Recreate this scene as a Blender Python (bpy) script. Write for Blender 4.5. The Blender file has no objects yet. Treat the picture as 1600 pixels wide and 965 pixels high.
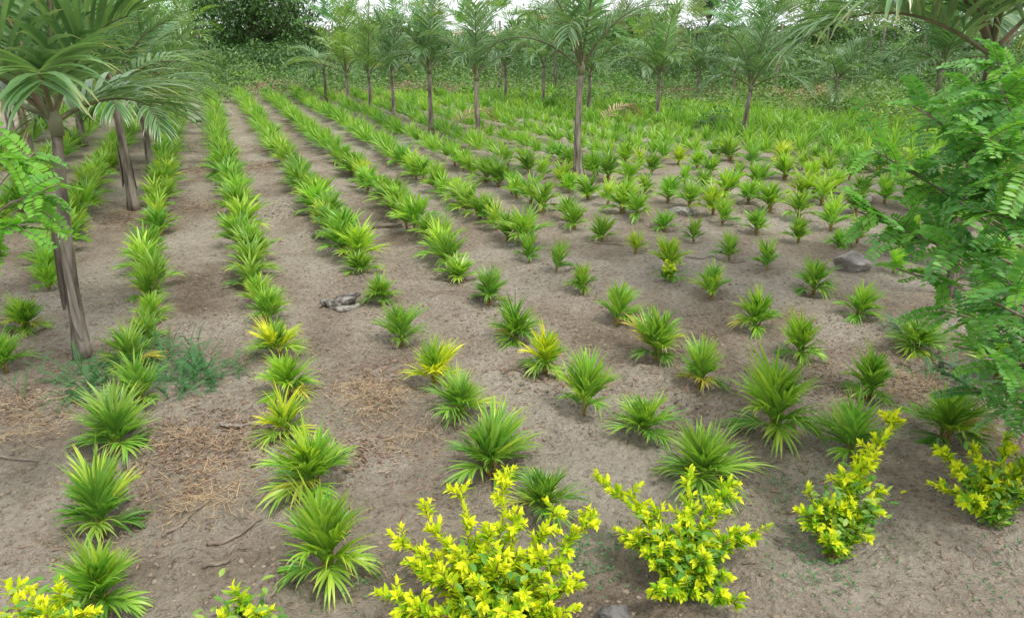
import bpy, math, random
import numpy as np
from mathutils import Vector, Matrix, Euler
random.seed(7); RNG = np.random.default_rng(7)
R = math.radians
# ------------------------------------------------------------------ camera
F, PITCH, YAW, H = 1160.0, R(20.6), R(22.0), 1.6
SC = bpy.context.scene; COL = SC.collection
cd = bpy.data.cameras.new('camera'); cam = bpy.data.objects.new('camera', cd); COL.objects.link(cam)
cd.sensor_width = 36; cd.lens = F/1600*36; cd.clip_start = .02; cd.clip_end = 2000
cam.location = (0, 0, H); cam.rotation_euler = (math.pi/2-PITCH, 0, -YAW)
SC.camera = cam
# ------------------------------------------------------------------ sky: thin bright overcast
SUN_EL, SUN_AZ = 62, 150      # azimuth measured clockwise from +Y
w = bpy.data.worlds.new('World'); SC.world = w; w.use_nodes = True
nt = w.node_tree; nt.nodes.clear()
out = nt.nodes.new('ShaderNodeOutputWorld'); bg = nt.nodes.new('ShaderNodeBackground')
sky = nt.nodes.new('ShaderNodeTexSky'); sky.sky_type = 'NISHITA'; sky.sun_disc = False
sky.sun_elevation = R(SUN_EL); sky.sun_rotation = R(SUN_AZ); sky.dust_density = 3
mix = nt.nodes.new('ShaderNodeMix'); mix.data_type = 'RGBA'; mix.inputs[0].default_value = .8
mix.inputs[7].default_value = (9.6, 9.9, 10.3, 1)
nt.links.new(sky.outputs[0], mix.inputs[6]); nt.links.new(mix.outputs[2], bg.inputs[0])
bg.inputs[1].default_value = .082
nt.links.new(bg.outputs[0], out.inputs[0])
sd = bpy.data.lights.new('sun', 'SUN'); sd.energy = 1.5; sd.angle = R(10); sd.color = (1, .96, .9)
sun = bpy.data.objects.new('sun', sd); COL.objects.link(sun)
sun.rotation_euler = Vector((-math.sin(R(SUN_AZ))*math.cos(R(SUN_EL)), -math.cos(R(SUN_AZ))*math.cos(R(SUN_EL)), -math.sin(R(SUN_EL)))).to_track_quat('-Z', 'Y').to_euler()
SC.view_settings.view_transform = 'Standard'; SC.view_settings.look = 'None'
SC.view_settings.exposure = 1.05; SC.view_settings.gamma = 1
SC.cycles.max_bounces = 6; SC.cycles.transparent_max_bounces = 4

# ------------------------------------------------------------------ projection helpers (photo pixels, 1600 wide -> points in the place)
RM = np.array(Euler((math.pi/2-PITCH, 0, -YAW)).to_matrix())
def ray(px, py): return RM @ np.array([(px-800)/F, (482.5-py)/F, -1.0])
def on_ground(px, py):
    d = ray(px, py); t = -H/d[2]; return np.array([d[0]*t, d[1]*t, 0.0])
def at_depth(px, py, dep): return np.array([0, 0, H]) + ray(px, py)*dep
def depth_of(p): return float(-(RM.T @ (np.asarray(p, float)-np.array([0, 0, H])))[2])
def project(p):
    q = RM.T @ (np.asarray(p, float)-np.array([0, 0, H])); return 800+F*q[0]/-q[2], 482.5-F*q[1]/-q[2]
def height_at(p, ytop):                       # height above the ground point p that shows at image row ytop
    lo, hi = 0.0, 12.0
    for _ in range(40):
        m = (lo+hi)/2
        if project((p[0], p[1], m))[1] > ytop: lo = m
        else: hi = m
    return lo

# ------------------------------------------------------------------ noise and the ground's relief
def vnoise(x, y, seed=0):
    x = np.asarray(x, float); y = np.asarray(y, float)
    xi, yi = np.floor(x), np.floor(y); fx, fy = x-xi, y-yi
    fx = fx*fx*(3-2*fx); fy = fy*fy*(3-2*fy)
    def h(a, b): s = np.sin(a*127.1+b*311.7+seed*74.7)*43758.5453; return s-np.floor(s)
    return (h(xi, yi)*(1-fx)+h(xi+1, yi)*fx)*(1-fy)+(h(xi, yi+1)*(1-fx)+h(xi+1, yi+1)*fx)*fy
# rows, read off the photo: base x, base y, height, width (px), tint
ROWS = {
 -2: [], -1: [(8, 580, 70, 110, 'g'), (40, 515, 68, 100, 'd'), (78, 455, 58, 80, 'g')],
 0: [(160, 955, 125, 180, 'l'), (160, 830, 140, 165, 'd'), (182, 705, 112, 165, 'g'), (225, 628, 85, 120, 'g'), (208, 578, 85, 100, 'g'), (230, 532, 72, 84, 'l'), (236, 500, 56, 76, 'g'), (232, 470, 68, 70, 'g')],
 1: [(512, 898, 165, 185, 'l'), (490, 772, 120, 175, 'g'), (448, 682, 78, 140, 'y'), (452, 620, 80, 110, 'l'), (438, 556, 70, 110, 'y'), (420, 506, 66, 92, 'g'), (406, 478, 62, 84, 'l'), (398, 450, 60, 75, 'g')],
 2: [(848, 800, 84, 140, 'd'), (770, 738, 116, 175, 'g'), (718, 655, 74, 130, 'g'), (682, 606, 84, 110, 'y'), (626, 535, 76, 105, 'g'), (596, 476, 58, 80, 'g'), (566, 428, 46, 66, 'g')],
 3: [(1098, 758, 112, 195, 'g'), (1005, 682, 78, 130, 'l'), (912, 650, 108, 100, 'l'), (850, 586, 84, 100, 'y'), (806, 534, 88, 105, 'd'), (764, 480, 68, 85, 'd'), (718, 438, 44, 70, 'g')],
 4: [(1332, 716, 100, 155, 'g'), (1210, 680, 150, 175, 'l'), (1094, 606, 88, 100, 'g'), (1026, 556, 94, 125, 'g'), (964, 502, 74, 95, 'g'), (911, 452, 60, 60, 'l'), (868, 426, 58, 52, 'g'), (828, 404, 56, 60, 'g')],
 5: [(1476, 684, 100, 150, 'd'), (1356, 616, 98, 105, 'g'), (1251, 556, 90, 90, 'l'), (1180, 512, 84, 90, 'g'), (1111, 460, 62, 75, 'g'), (1046, 424, 68, 66, 'g'), (992, 398, 42, 46, 'y'), (940, 378, 52, 52, 'l'), (897, 360, 48, 48, 'g')],
 6: [(1560, 590, 80, 120, 'g'), (1432, 548, 74, 115, 'g'), (1341, 492, 66, 78, 'g'), (1271, 456, 68, 78, 'g'), (1198, 424, 54, 60, 'g'), (1140, 403, 52, 54, 'g'), (1084, 376, 46, 50, 'g'), (1038, 360, 40, 46, 'g')],
 7: [(1395, 428, 48, 56, 'l'), (1312, 384, 32, 50, 'g'), (1246, 380, 48, 48, 'g'), (1182, 364, 46, 48, 'g'), (1128, 350, 50, 56, 'g')],
}
HOLE = on_ground(645, 655)
BASIN = [on_ground(p_[0], p_[1]) for r_ in ROWS.values() for p_ in r_]
def gh(x, y):
    x = np.asarray(x, float); y = np.asarray(y, float)
    r = np.hypot(x, y); near = np.clip(1.4-r/14, .15, 1)
    z = (vnoise(x*.9, y*.9, 1)-.5)*.05+(vnoise(x*2.7+y, y*2.7, 2)-.5)*.035
    lump = vnoise(x*9+3, y*9, 3); z = z+near*(lump**2-.3)*.034
    rough = np.clip(vnoise(x*1.6+9, y*1.6, 8)*2-.5, .15, 1.2)
    z = z+near*rough*(vnoise(x*23, y*23+5, 4)-.5)*.018+near*rough*(vnoise(x*60, y*60, 5)-.5)*.009
    z = z-.06*np.exp(-((x-HOLE[0])**2+(y-HOLE[1])**2)/.0045)
    for b_ in BASIN:
        q = (x-b_[0])**2+(y-b_[1])**2; z = z+.012*np.exp(-((np.sqrt(q)-.15)/.055)**2)-.014*np.exp(-q/.009)
    return z
def G(p, lift=0): return np.array([p[0], p[1], float(gh(p[0], p[1]))+lift])

# ------------------------------------------------------------------ mesh builder
class MB:
    def __init__(s): s.v = []; s.f = []; s.a = []; s.t = []; s.n = 0
    def add(s, verts, faces, a=0.5, t=0.5):
        verts = np.asarray(verts, float); k = len(verts)
        s.v.append(verts); faces = np.asarray(faces, np.int64)
        if faces.shape[1] == 3: faces = np.concatenate([faces, -np.ones((len(faces), 1), np.int64)-s.n], 1)
        s.f.append(faces+s.n)
        s.a.append(np.broadcast_to(np.asarray(a, float), (k,)).copy()); s.t.append(np.broadcast_to(np.asarray(t, float), (k,)).copy())
        s.n += k; return s
    def mesh(s, name, mat, smooth=True):
        V = np.concatenate(s.v); Fq = np.concatenate(s.f); tri = Fq[:, 3] < 0
        me = bpy.data.meshes.new(name)
        me.vertices.add(len(V)); me.vertices.foreach_set('co', V.astype(np.float32).ravel())
        cnt = np.where(tri, 3, 4); idx = Fq[~(np.arange(4)[None] == 3) | ~tri[:, None]] if tri.any() else Fq.ravel()
        me.loops.add(int(cnt.sum())); me.loops.foreach_set('vertex_index', idx.astype(np.int32).ravel())
        me.polygons.add(len(Fq)); st = np.concatenate([[0], np.cumsum(cnt)[:-1]])
        me.polygons.foreach_set('loop_start', st.astype(np.int32)); me.polygons.foreach_set('loop_total', cnt.astype(np.int32))
        if smooth: me.polygons.foreach_set('use_smooth', np.ones(len(Fq), bool))
        for nm, d in (('v', s.a), ('t', s.t)):
            at = me.attributes.new(nm, 'FLOAT', 'POINT'); at.data.foreach_set('value', np.concatenate(d).astype(np.float32))
        me.update(calc_edges=True); me.validate(); me.materials.append(mat)
        return me
    def build(s, name, mat, parent=None, smooth=True, loc=None):
        o = bpy.data.objects.new(name, s.mesh(name, mat, smooth)); COL.objects.link(o)
        if parent: o.parent = parent
        if loc is not None: o.location = loc
        return o
def nrm(a): return a/np.maximum(np.linalg.norm(a, axis=-1, keepdims=True), 1e-9)
PROF = {'strap': lambda t: np.minimum(1, (t*4+.3))*np.clip(1-t**1.9, 0.02, 1),
        'oval': lambda t: np.sin(np.pi*np.clip(t, 0.02, .985))**.7,
        'lance': lambda t: np.sin(np.pi*np.clip(t, .03, .99)**.75)**.9,
        'grass': lambda t: (1-t)**.7*.9+.02}
def blades(mb, P, D, N, L, W, droop, nseg=5, prof='strap', fold=.25, vary=None, curl=0):
    """many leaf blades at once: P start, D direction, N upward normal, all (n,3)"""
    P = np.atleast_2d(P).astype(float); n = len(P)
    D = nrm(np.broadcast_to(D, (n, 3)).astype(float)); N = np.broadcast_to(N, (n, 3)).astype(float)
    L = np.broadcast_to(np.asarray(L, float), (n,)); W = np.broadcast_to(np.asarray(W, float), (n,)); droop = np.broadcast_to(np.asarray(droop, float), (n,))
    S = nrm(np.cross(D, N)); U = nrm(np.cross(S, D))
    p = P.copy(); d = D.copy(); V = []; T = []
    for k in range(nseg+1):
        t = k/nseg; wd = (PROF[prof](t)*W)[:, None]*.5
        s_ = nrm(S-(S*d).sum(1, keepdims=True)*d); u_ = np.cross(s_, d)
        V += [p-s_*wd+u_*wd*fold*2, p, p+s_*wd+u_*wd*fold*2]; T += [t]*3
        step = (L/nseg)[:, None]; p = p+d*step
        d = nrm(d+np.array([0, 0, -1.0])*(droop*(.35+1.9*t*t)/nseg)[:, None]+u_*curl/nseg)
    V = np.stack(V, 1)                       # n, 3(nseg+1), 3
    m = 3*(nseg+1); f = []
    for k in range(nseg):
        a = 3*k; f += [[a, a+1, a+4, a+3], [a+1, a+2, a+5, a+4]]
    f = np.array(f)[None]+np.arange(n)[:, None, None]*m
    if vary is None: vary = RNG.random(n)
    mb.add(V.reshape(-1, 3), f.reshape(-1, 4), np.repeat(np.broadcast_to(vary, (n,)), m), np.tile(np.array(T), n))
def tube(mb, pts, rad, k=6, v=.5, cap=True, flat=1):
    pts = np.asarray(pts, float); n = len(pts); rad = np.broadcast_to(np.asarray(rad, float), (n,))
    tg = nrm(np.gradient(pts, axis=0)); ref = np.array([0, 0, 1.]) if abs(tg[0, 2]) < .9 else np.array([1., 0, 0])
    s = nrm(np.cross(tg, ref)); u = np.cross(s, tg)
    an = np.arange(k)/k*2*np.pi
    V = pts[:, None]+(s[:, None]*np.cos(an)[None, :, None]+flat*u[:, None]*np.sin(an)[None, :, None])*rad[:, None, None]
    f = [[i*k+j, i*k+(j+1) % k, (i+1)*k+(j+1) % k, (i+1)*k+j] for i in range(n-1) for j in range(k)]
    V = V.reshape(-1, 3); tt = np.repeat(np.linspace(0, 1, n), k)
    if cap:
        V = np.concatenate([V, pts[:1], pts[-1:]]); tt = np.append(tt, [0, 1]); a, b = n*k, n*k+1
        f += [[a, (j+1) % k, j, j] for j in range(k)]; f = f[:len(f)-k]
        mb.add(V, np.array(f), v, tt)
        base = mb.n-len(V)
        mb.f.append(np.array([[b, (n-1)*k+j, (n-1)*k+(j+1) % k, -1-base] for j in range(k)])+base)
        mb.f.append(np.array([[a, (j+1) % k, j, -1-base] for j in range(k)])+base)
    else: mb.add(V, np.array(f), v, tt)
def curve(p0, p1, sag=.0, n=6, wob=0, rnd=random):
    p0 = np.asarray(p0, float); p1 = np.asarray(p1, float); t = np.linspace(0, 1, n)[:, None]
    q = p0*(1-t)+p1*t; q[:, 2] += (np.sin(np.pi*t)*sag)[:, 0]
    if wob: q[1:-1] += np.array([[rnd.uniform(-wob, wob) for _ in range(3)] for _ in range(n-2)])
    return q

# ------------------------------------------------------------------ materials
def _mat(name):
    m = bpy.data.materials.new(name); m.use_nodes = True; t = m.node_tree; t.nodes.clear()
    o = t.nodes.new('ShaderNodeOutputMaterial'); return m, t, o
def N_(t, kind, **kw):
    n = t.nodes.new(kind)
    for k, v in kw.items(): setattr(n, k, v)
    return n
def ramp(t, fac, cols):
    r = t.nodes.new('ShaderNodeValToRGB'); e = r.color_ramp.elements
    while len(e) < len(cols): e.new(.5)
    for el, (p, c) in zip(e, cols): el.position = p; el.color = (*c, 1)
    t.links.new(fac, r.inputs[0]); return r.outputs[0]
def mixc(t, fac, a, b, mode='MIX'):
    m = t.nodes.new('ShaderNodeMix'); m.data_type = 'RGBA'; m.blend_type = mode
    for s, x in ((m.inputs[0], fac), (m.inputs[6], a), (m.inputs[7], b)):
        if isinstance(x, (int, float)): s.default_value = x
        elif isinstance(x, tuple): s.default_value = (*x, 1)
        else: t.links.new(x, s)
    return m.outputs[2]
def math_(t, op, a, b=None, clamp=False):
    m = t.nodes.new('ShaderNodeMath'); m.operation = op; m.use_clamp = clamp
    for s, x in zip(m.inputs, (a, b)):
        if x is None: continue
        if isinstance(x, (int, float)): s.default_value = x
        else: t.links.new(x, s)
    return m.outputs[0]
def leaf_mat(name, cols, rough=.42, trans=.32, tip=None, spec=.5, tip_start=.75):
    """leaf: colour by the blade's own random value, object tint, optional dry tip, translucent"""
    m, t, o = _mat(name)
    a = N_(t, 'ShaderNodeAttribute', attribute_name='v'); tt = N_(t, 'ShaderNodeAttribute', attribute_name='t')
    oi = N_(t, 'ShaderNodeObjectInfo')
    tc = N_(t, 'ShaderNodeTexCoord'); nz = N_(t, 'ShaderNodeTexNoise'); nz.inputs['Scale'].default_value = 9
    t.links.new(tc.outputs['Object'], nz.inputs['Vector'])
    fac = math_(t, 'ADD', math_(t, 'MULTIPLY', a.outputs['Fac'], .7), math_(t, 'MULTIPLY', math_(t, 'ADD', nz.outputs[0], math_(t, 'MULTIPLY', oi.outputs['Random'], .5)), .35))
    n = len(cols); c = ramp(t, fac, [(.12+.76*i/(n-1), x) for i, x in enumerate(cols)])
    if tip:
        f = math_(t, 'MULTIPLY', math_(t, 'SUBTRACT', tt.outputs['Fac'], tip_start, True), 1.0/(1-tip_start), True)
        f = math_(t, 'MULTIPLY', f, math_(t, 'GREATER_THAN', a.outputs['Fac'], .45))
        c = mixc(t, f, c, tip)
    c = mixc(t, 1.0, c, oi.outputs['Color'], 'MULTIPLY')
    p = N_(t, 'ShaderNodeBsdfPrincipled'); p.inputs['Roughness'].default_value = rough; p.inputs['Specular IOR Level'].default_value = spec
    tr = N_(t, 'ShaderNodeBsdfTranslucent'); t.links.new(c, p.inputs['Base Color'])
    t.links.new(mixc(t, 1.0, c, (1.25, 1.3, .6), 'MULTIPLY'), tr.inputs[0])
    ms = N_(t, 'ShaderNodeMixShader'); ms.inputs[0].default_value = trans
    t.links.new(p.outputs[0], ms.inputs[1]); t.links.new(tr.outputs[0], ms.inputs[2]); t.links.new(ms.outputs[0], o.inputs[0])
    return m
def solid_mat(name, cols, scale=12, rough=.85, bump=.3, stretch=(1, 1, 1), bscale=None, spec=.3, contrast=(.3, .7)):
    m, t, o = _mat(name); tc = N_(t, 'ShaderNodeTexCoord'); mp = N_(t, 'ShaderNodeMapping'); mp.inputs['Scale'].default_value = stretch
    t.links.new(tc.outputs['Object'], mp.inputs[0])
    nz = N_(t, 'ShaderNodeTexNoise'); nz.inputs['Scale'].default_value = scale; nz.inputs['Detail'].default_value = 6
    nb = N_(t, 'ShaderNodeTexNoise'); nb.inputs['Scale'].default_value = bscale or scale*3; nb.inputs['Detail'].default_value = 8
    t.links.new(mp.outputs[0], nz.inputs[0]); t.links.new(mp.outputs[0], nb.inputs[0])
    n = len(cols); lo, hi = contrast; c = ramp(t, nz.outputs[0], [(lo+(hi-lo)*i/(n-1), x) for i, x in enumerate(cols)])
    p = N_(t, 'ShaderNodeBsdfPrincipled'); p.inputs['Roughness'].default_value = rough; p.inputs['Specular IOR Level'].default_value = spec
    t.links.new(c, p.inputs[0]); b = N_(t, 'ShaderNodeBump'); b.inputs['Strength'].default_value = bump; b.inputs['Distance'].default_value = .02
    t.links.new(nb.outputs[0], b.inputs['Height']); t.links.new(b.outputs[0], p.inputs['Normal']); t.links.new(p.outputs[0], o.inputs[0])
    return m
M = {}
M['seedling'] = leaf_mat('seedling leaf', [(.065, .20, .03), (.135, .32, .042), (.22, .43, .05), (.36, .56, .075)], .30, .36, (.42, .36, .10), tip_start=.82)
M['stem'] = solid_mat('seedling stem', [(.10, .14, .03), (.26, .17, .05), (.20, .09, .04)], 30, .6, .2)
M['palm'] = leaf_mat('palm leaflet', [(.035, .10, .035), (.07, .16, .055), (.12, .23, .085), (.19, .32, .13)], .30, .30, (.30, .27, .12), .6)
M['palm_far'] = leaf_mat('palm leaflet far', [(.05, .14, .045), (.09, .21, .07), (.15, .29, .10), (.22, .36, .13)], .34, .3, None, .5)
M['rachis'] = solid_mat('palm rachis', [(.16, .11, .07), (.10, .12, .05), (.22, .17, .10)], 10, .6, .1)
M['trunk'] = solid_mat('palm trunk', [(.075, .06, .045), (.20, .165, .13), (.33, .285, .235)], 18, .95, 1, (1.4, 1.4, .22), 45, contrast=(.36, .62))
M['sheath'] = solid_mat('dry sheath', [(.13, .10, .08), (.27, .22, .18), (.36, .32, .27)], 9, .85, .6, (6, 6, .5), 30)
M['green_sheath'] = solid_mat('green sheath', [(.10, .13, .06), (.17, .18, .10), (.24, .20, .13)], 6, .6, .2, (3, 3, .5))
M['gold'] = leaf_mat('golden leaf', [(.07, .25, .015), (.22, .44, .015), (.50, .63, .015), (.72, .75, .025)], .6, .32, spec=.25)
M['legume'] = leaf_mat('feathery leaf', [(.035, .15, .03), (.07, .23, .04), (.115, .32, .055), (.20, .41, .06)], .45, .36)
M['legume_bright'] = leaf_mat('feathery leaf young', [(.07, .25, .025), (.13, .36, .035), (.22, .48, .04)], .45, .38)
M['twig'] = solid_mat('twig bark', [(.10, .075, .05), (.20, .16, .12), (.30, .25, .20)], 14, .9, .5)
M['greentwig'] = solid_mat('green twig', [(.08, .13, .03), (.14, .17, .05), (.2, .14, .07)], 14, .7, .2)
M['redtwig'] = solid_mat('red twig', [(.20, .07, .04), (.12, .14, .04)], 14, .7, .2)
M['rock'] = solid_mat('stone', [(.13, .12, .105), (.26, .245, .22), (.40, .38, .35)], 5, .95, 1)
M['concrete'] = solid_mat('broken concrete', [(.05, .045, .04), (.16, .145, .125), (.33, .31, .27)], 18, .95, 1, contrast=(.36, .6))
M['darkrock'] = solid_mat('dark stone', [(.05, .048, .045), (.17, .16, .145), (.42, .40, .37)], 5, .95, 1, contrast=(.36, .66))
M['weed'] = leaf_mat('weed leaf', [(.05, .17, .02), (.10, .27, .03), (.18, .36, .04), (.30, .42, .07)], .5, .32)
M['weed_far'] = leaf_mat('far weed leaf', [(.025, .085, .016), (.055, .15, .025), (.10, .23, .038), (.22, .28, .08)], .5, .28)
M['midwood'] = leaf_mat('thicket leaf', [(.02, .06, .016), (.042, .11, .024), (.085, .18, .04)], .45, .25)
M['grass'] = leaf_mat('grass blade', [(.05, .14, .02), (.10, .23, .03), (.18, .32, .05), (.30, .36, .10)], .5, .3)
M['feather'] = leaf_mat('blue green weed', [(.025, .12, .03), (.05, .19, .05), (.10, .25, .07)], .5, .25)
M['dry'] = leaf_mat('dry straw', [(.17, .10, .05), (.33, .22, .12), (.50, .38, .22)], .7, .15)
M['reddry'] = leaf_mat('reddish dry plant', [(.13, .075, .05), (.22, .135, .09), (.34, .25, .17)], .7, .15)
M['litter'] = leaf_mat('leaf litter', [(.07, .045, .03), (.17, .10, .06), (.30, .20, .13)], .8, .05)
M['clod'] = solid_mat('soil clod', [(.16, .122, .088), (.24, .19, .138), (.31, .255, .19)], 6, 1, .6, spec=.1)
M['dark_leaf'] = leaf_mat('tree leaf', [(.022, .065, .018), (.05, .12, .03), (.11, .21, .05)], .45, .2)
M['mid_leaf'] = leaf_mat('tree leaf mid', [(.04, .11, .02), (.08, .19, .03), (.14, .28, .05)], .45, .25)
M['bark'] = solid_mat('bark', [(.07, .055, .045), (.16, .13, .10), (.27, .23, .19)], 5, .9, .8)

# soil: dry crust, darker damp patches, reddish litter patches
m, t, o = _mat('soil'); M['soil'] = m
tc = N_(t, 'ShaderNodeTexCoord')
def nz(scale, det=6, rough=.6, dist=0):
    n = N_(t, 'ShaderNodeTexNoise'); n.inputs['Scale'].default_value = scale; n.inputs['Detail'].default_value = det
    n.inputs['Roughness'].default_value = rough; n.inputs['Distortion'].default_value = dist; t.links.new(tc.outputs['Object'], n.inputs[0]); return n.outputs[0]
base = ramp(t, nz(1.1, 8, .62, .4), [(.32, (.28, .218, .158)), (.42, (.42, .345, .26)), (.52, (.54, .46, .36)), (.66, (.63, .56, .455))])
fine = ramp(t, nz(38, 8, .7), [(.32, (.38, .36, .34)), (.45, (.92, .92, .92)), (.7, (1.22, 1.22, 1.2))])
c = mixc(t, 1, base, fine, 'MULTIPLY')
red = ramp(t, nz(.55, 7, .7, .8), [(.52, (0, 0, 0)), (.66, (1, 1, 1))])
c = mixc(t, math_(t, 'MULTIPLY', red, math_(t, 'MULTIPLY', nz(9, 6, .7), .65)), c, (.20, .115, .072))
spk = ramp(t, nz(90, 3, .6), [(.60, (0, 0, 0)), (.68, (1, 1, 1))]); c = mixc(t, math_(t, 'MULTIPLY', spk, .6), c, (.12, .08, .055))
p = N_(t, 'ShaderNodeBsdfPrincipled'); p.inputs['Roughness'].default_value = .97; p.inputs['Specular IOR Level'].default_value = .12
t.links.new(c, p.inputs[0])
hb = math_(t, 'ADD', math_(t, 'ADD', math_(t, 'MULTIPLY', nz(30, 8, .7), 1.0), math_(t, 'MULTIPLY', nz(9, 8, .72, .5), 2.2)), math_(t, 'MULTIPLY', nz(120, 4, .7), .35))
vr = N_(t, 'ShaderNodeTexVoronoi'); vr.inputs['Scale'].default_value = 42; vr.inputs['Randomness'].default_value = 1; t.links.new(tc.outputs['Object'], vr.inputs['Vector'])
vh = math_(t, 'MULTIPLY', math_(t, 'SUBTRACT', .5, vr.outputs['Distance'], True), math_(t, 'MULTIPLY', math_(t, 'SUBTRACT', nz(3.1, 5, .6), .42, True), 7.0))
hb = math_(t, 'ADD', hb, vh)
b = N_(t, 'ShaderNodeBump'); b.inputs['Strength'].default_value = 1; b.inputs['Distance'].default_value = .05
t.links.new(hb, b.inputs['Height']); t.links.new(b.outputs[0], p.inputs['Normal']); t.links.new(p.outputs[0], o.inputs[0])

# ------------------------------------------------------------------ tagging
def tag(o, label=None, cat=None, group=None, kind=None):
    if label: o['label'] = label
    if cat: o['category'] = cat
    if group: o['group'] = group
    if kind: o['kind'] = kind
    return o
def empty(name, loc, rz=0):
    o = bpy.data.objects.new(name, None); COL.objects.link(o); o.location = loc; o.rotation_euler = (0, 0, rz); o.empty_display_size = .1; return o
KIDS = {}
def copy_thing(src, loc, rz, sc, tint=None, tints=None):
    c = src.copy(); COL.objects.link(c); c.location = loc; c.rotation_euler = (0, 0, rz); c.scale = sc
    for i, ch in enumerate(KIDS[src.name]):
        k = ch.copy(); COL.objects.link(k); k.parent = c
        if tint is not None and ch.name.startswith(('frond', 'foliage')): k.color = tints(i) if tints else tint
    return c

# ------------------------------------------------------------------ ground: one sheet out to the horizon
ang = np.concatenate([np.linspace(-52, 58, 470), np.linspace(62, 304, 50)])   # azimuth from the view axis
rad = np.concatenate([[.25, .6], np.geomspace(1.0, 34, 560), np.geomspace(37, 900, 26)])
A_, Rd = np.meshgrid(np.radians(ang)+YAW, rad)
X, Y = np.sin(A_)*Rd, np.cos(A_)*Rd; Z = gh(X, Y)
V = np.stack([X, Y, Z], -1).reshape(-1, 3); na = len(ang)
i, j = np.meshgrid(np.arange(len(rad)-1), np.arange(na), indexing='ij'); j2 = (j+1) % na
fc = np.stack([i*na+j, i*na+j2, (i+1)*na+j2, (i+1)*na+j], -1).reshape(-1, 4)
mb = MB(); mb.add(np.concatenate([V, [[0, 0, 0]]]), fc)
mb.f.append(np.array([[len(V), (k+1) % na, k, -1] for k in range(na)]))
g = mb.build('ground', M['soil']); tag(g, 'bare grey brown soil of the nursery field', kind='structure')

# ------------------------------------------------------------------ palm seedlings
def frond_small(mb, base, az, el, L, nl, ll, lw, rnd, arch=.9):
    """seedling frond: short stalk then a fan of pleated straps"""
    n = 7; d = np.array([math.cos(az)*math.cos(el), math.sin(az)*math.cos(el), math.sin(el)]); p = np.array(base, float); pts = [p.copy()]; ds = [d.copy()]
    for k in range(n-1):
        p = p+d*L/(n-1); pts.append(p.copy()); d = nrm(d+np.array([0, 0, -1])*arch*.16*(k/n+.3)); ds.append(d.copy())
    pts = np.array(pts); ds = np.array(ds)
    tube(mb, pts, np.linspace(.0042, .0016, n), 4, v=.4, cap=False)
    S = nrm(np.cross(ds[0], [0, 0, 1.])) if abs(ds[0][2]) < .98 else np.array([-math.sin(az), math.cos(az), 0])
    P_, D_, N_l, L_, W_ = [], [], [], [], []
    for side in (-1, 1):
        for k in range(nl):
            u = .24+.76*(k+.5*(side > 0))/nl; u = min(u, 1); f = u*(n-1); a = min(int(f), n-2); fr = f-a
            q = pts[a]*(1-fr)+pts[a+1]*fr; dd = nrm(ds[a]*(1-fr)+ds[a+1]*fr); up = np.cross(S, dd)*1.0
            th = R(44-32*(u-.24)/.76+rnd.uniform(-9, 9))
            D_.append(nrm(dd*math.cos(th)+side*S*math.sin(th)+up*(.18+rnd.uniform(-.06, .06)))); P_.append(q)
            N_l.append(up+side*S*rnd.uniform(-.5, .2)); L_.append(ll*(.78+.40*math.sin(math.pi*(u-.15)))*rnd.uniform(.8, 1.15)); W_.append(lw*rnd.uniform(.8, 1.15))
    v = np.array([rnd.random() for _ in P_])*.6+rnd.random()*.4
    dr = np.array([rnd.uniform(.5, 1.8) for _ in P_])*(1.6-.95*math.sin(el))
    blades(mb, np.array(P_), np.array(D_), np.array(N_l), L_, W_, dr, 6, 'strap', .22, v)
def seedling_proto(seed, nf, spread, near=True, ll=.155, lw=.021, hgt=.17):
    rnd = random.Random(seed); root = empty('palm_seedling', (0, 0, -50))
    sb = MB()
    for k in range(5):
        a = rnd.random()*6.28; r = rnd.uniform(0, .014)
        tube(sb, curve((math.cos(a)*r, math.sin(a)*r, -.02), (math.cos(a)*r*2.6, math.sin(a)*r*2.6, rnd.uniform(.06, .11)), 0, 4), [.012, .011, .009, .006], 6, v=rnd.random())
    kids = [sb.build('stem', M['stem'], root)]
    fm = MB()
    skew = rnd.uniform(0, 6.28)
    for k in range(nf):
        q = k/(nf-1); az = k*2.4+rnd.uniform(-.5, .5); az += .45*math.sin(az-skew); el = R(87-q**1.2*(64 if spread > .9 else 52)+rnd.uniform(-5, 5))
        L = hgt*rnd.uniform(.72, 1.15)*(1-.10*q)
        b = (math.cos(az)*.012*q, math.sin(az)*.012*q, .045+.025*(1-q))
        fb = MB() if near else fm
        frond_small(fb, b, az, el, L, (10 if q < .75 else 9) if near else 6, ll*rnd.uniform(.72, 1.25), lw*(.86 if near else 1.25), rnd, 1+spread*.6)
        if near: kids.append(fb.build('frond', M['seedling'], root))
    if not near: kids.append(fm.build('foliage', M['seedling'], root))
    KIDS[root.name] = kids; return root
NEAR = [seedling_proto(11+i, nf, sp, True, ll, lw, hg) for i, (nf, sp, ll, lw, hg) in enumerate([(15, 1.0, .165, .021, .17), (13, .7, .15, .020, .18), (17, 1.1, .17, .019, .16), (12, .9, .16, .023, .17), (16, .8, .145, .02, .19), (14, 1.2, .18, .021, .15), (11, 1.1, .19, .022, .17), (10, .8, .16, .022, .20), (13, 1.3, .17, .018, .16), (18, .9, .15, .018, .18)])]
MID = [seedling_proto(41+i, nf, sp, False, .15, .021, hg) for i, (nf, sp, hg) in enumerate([(12, .8, .18), (11, .6, .19), (13, 1.0, .17), (12, .9, .175), (10, .7, .18), (9, 1.2, .16), (8, .8, .2), (14, .9, .17)])]
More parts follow.
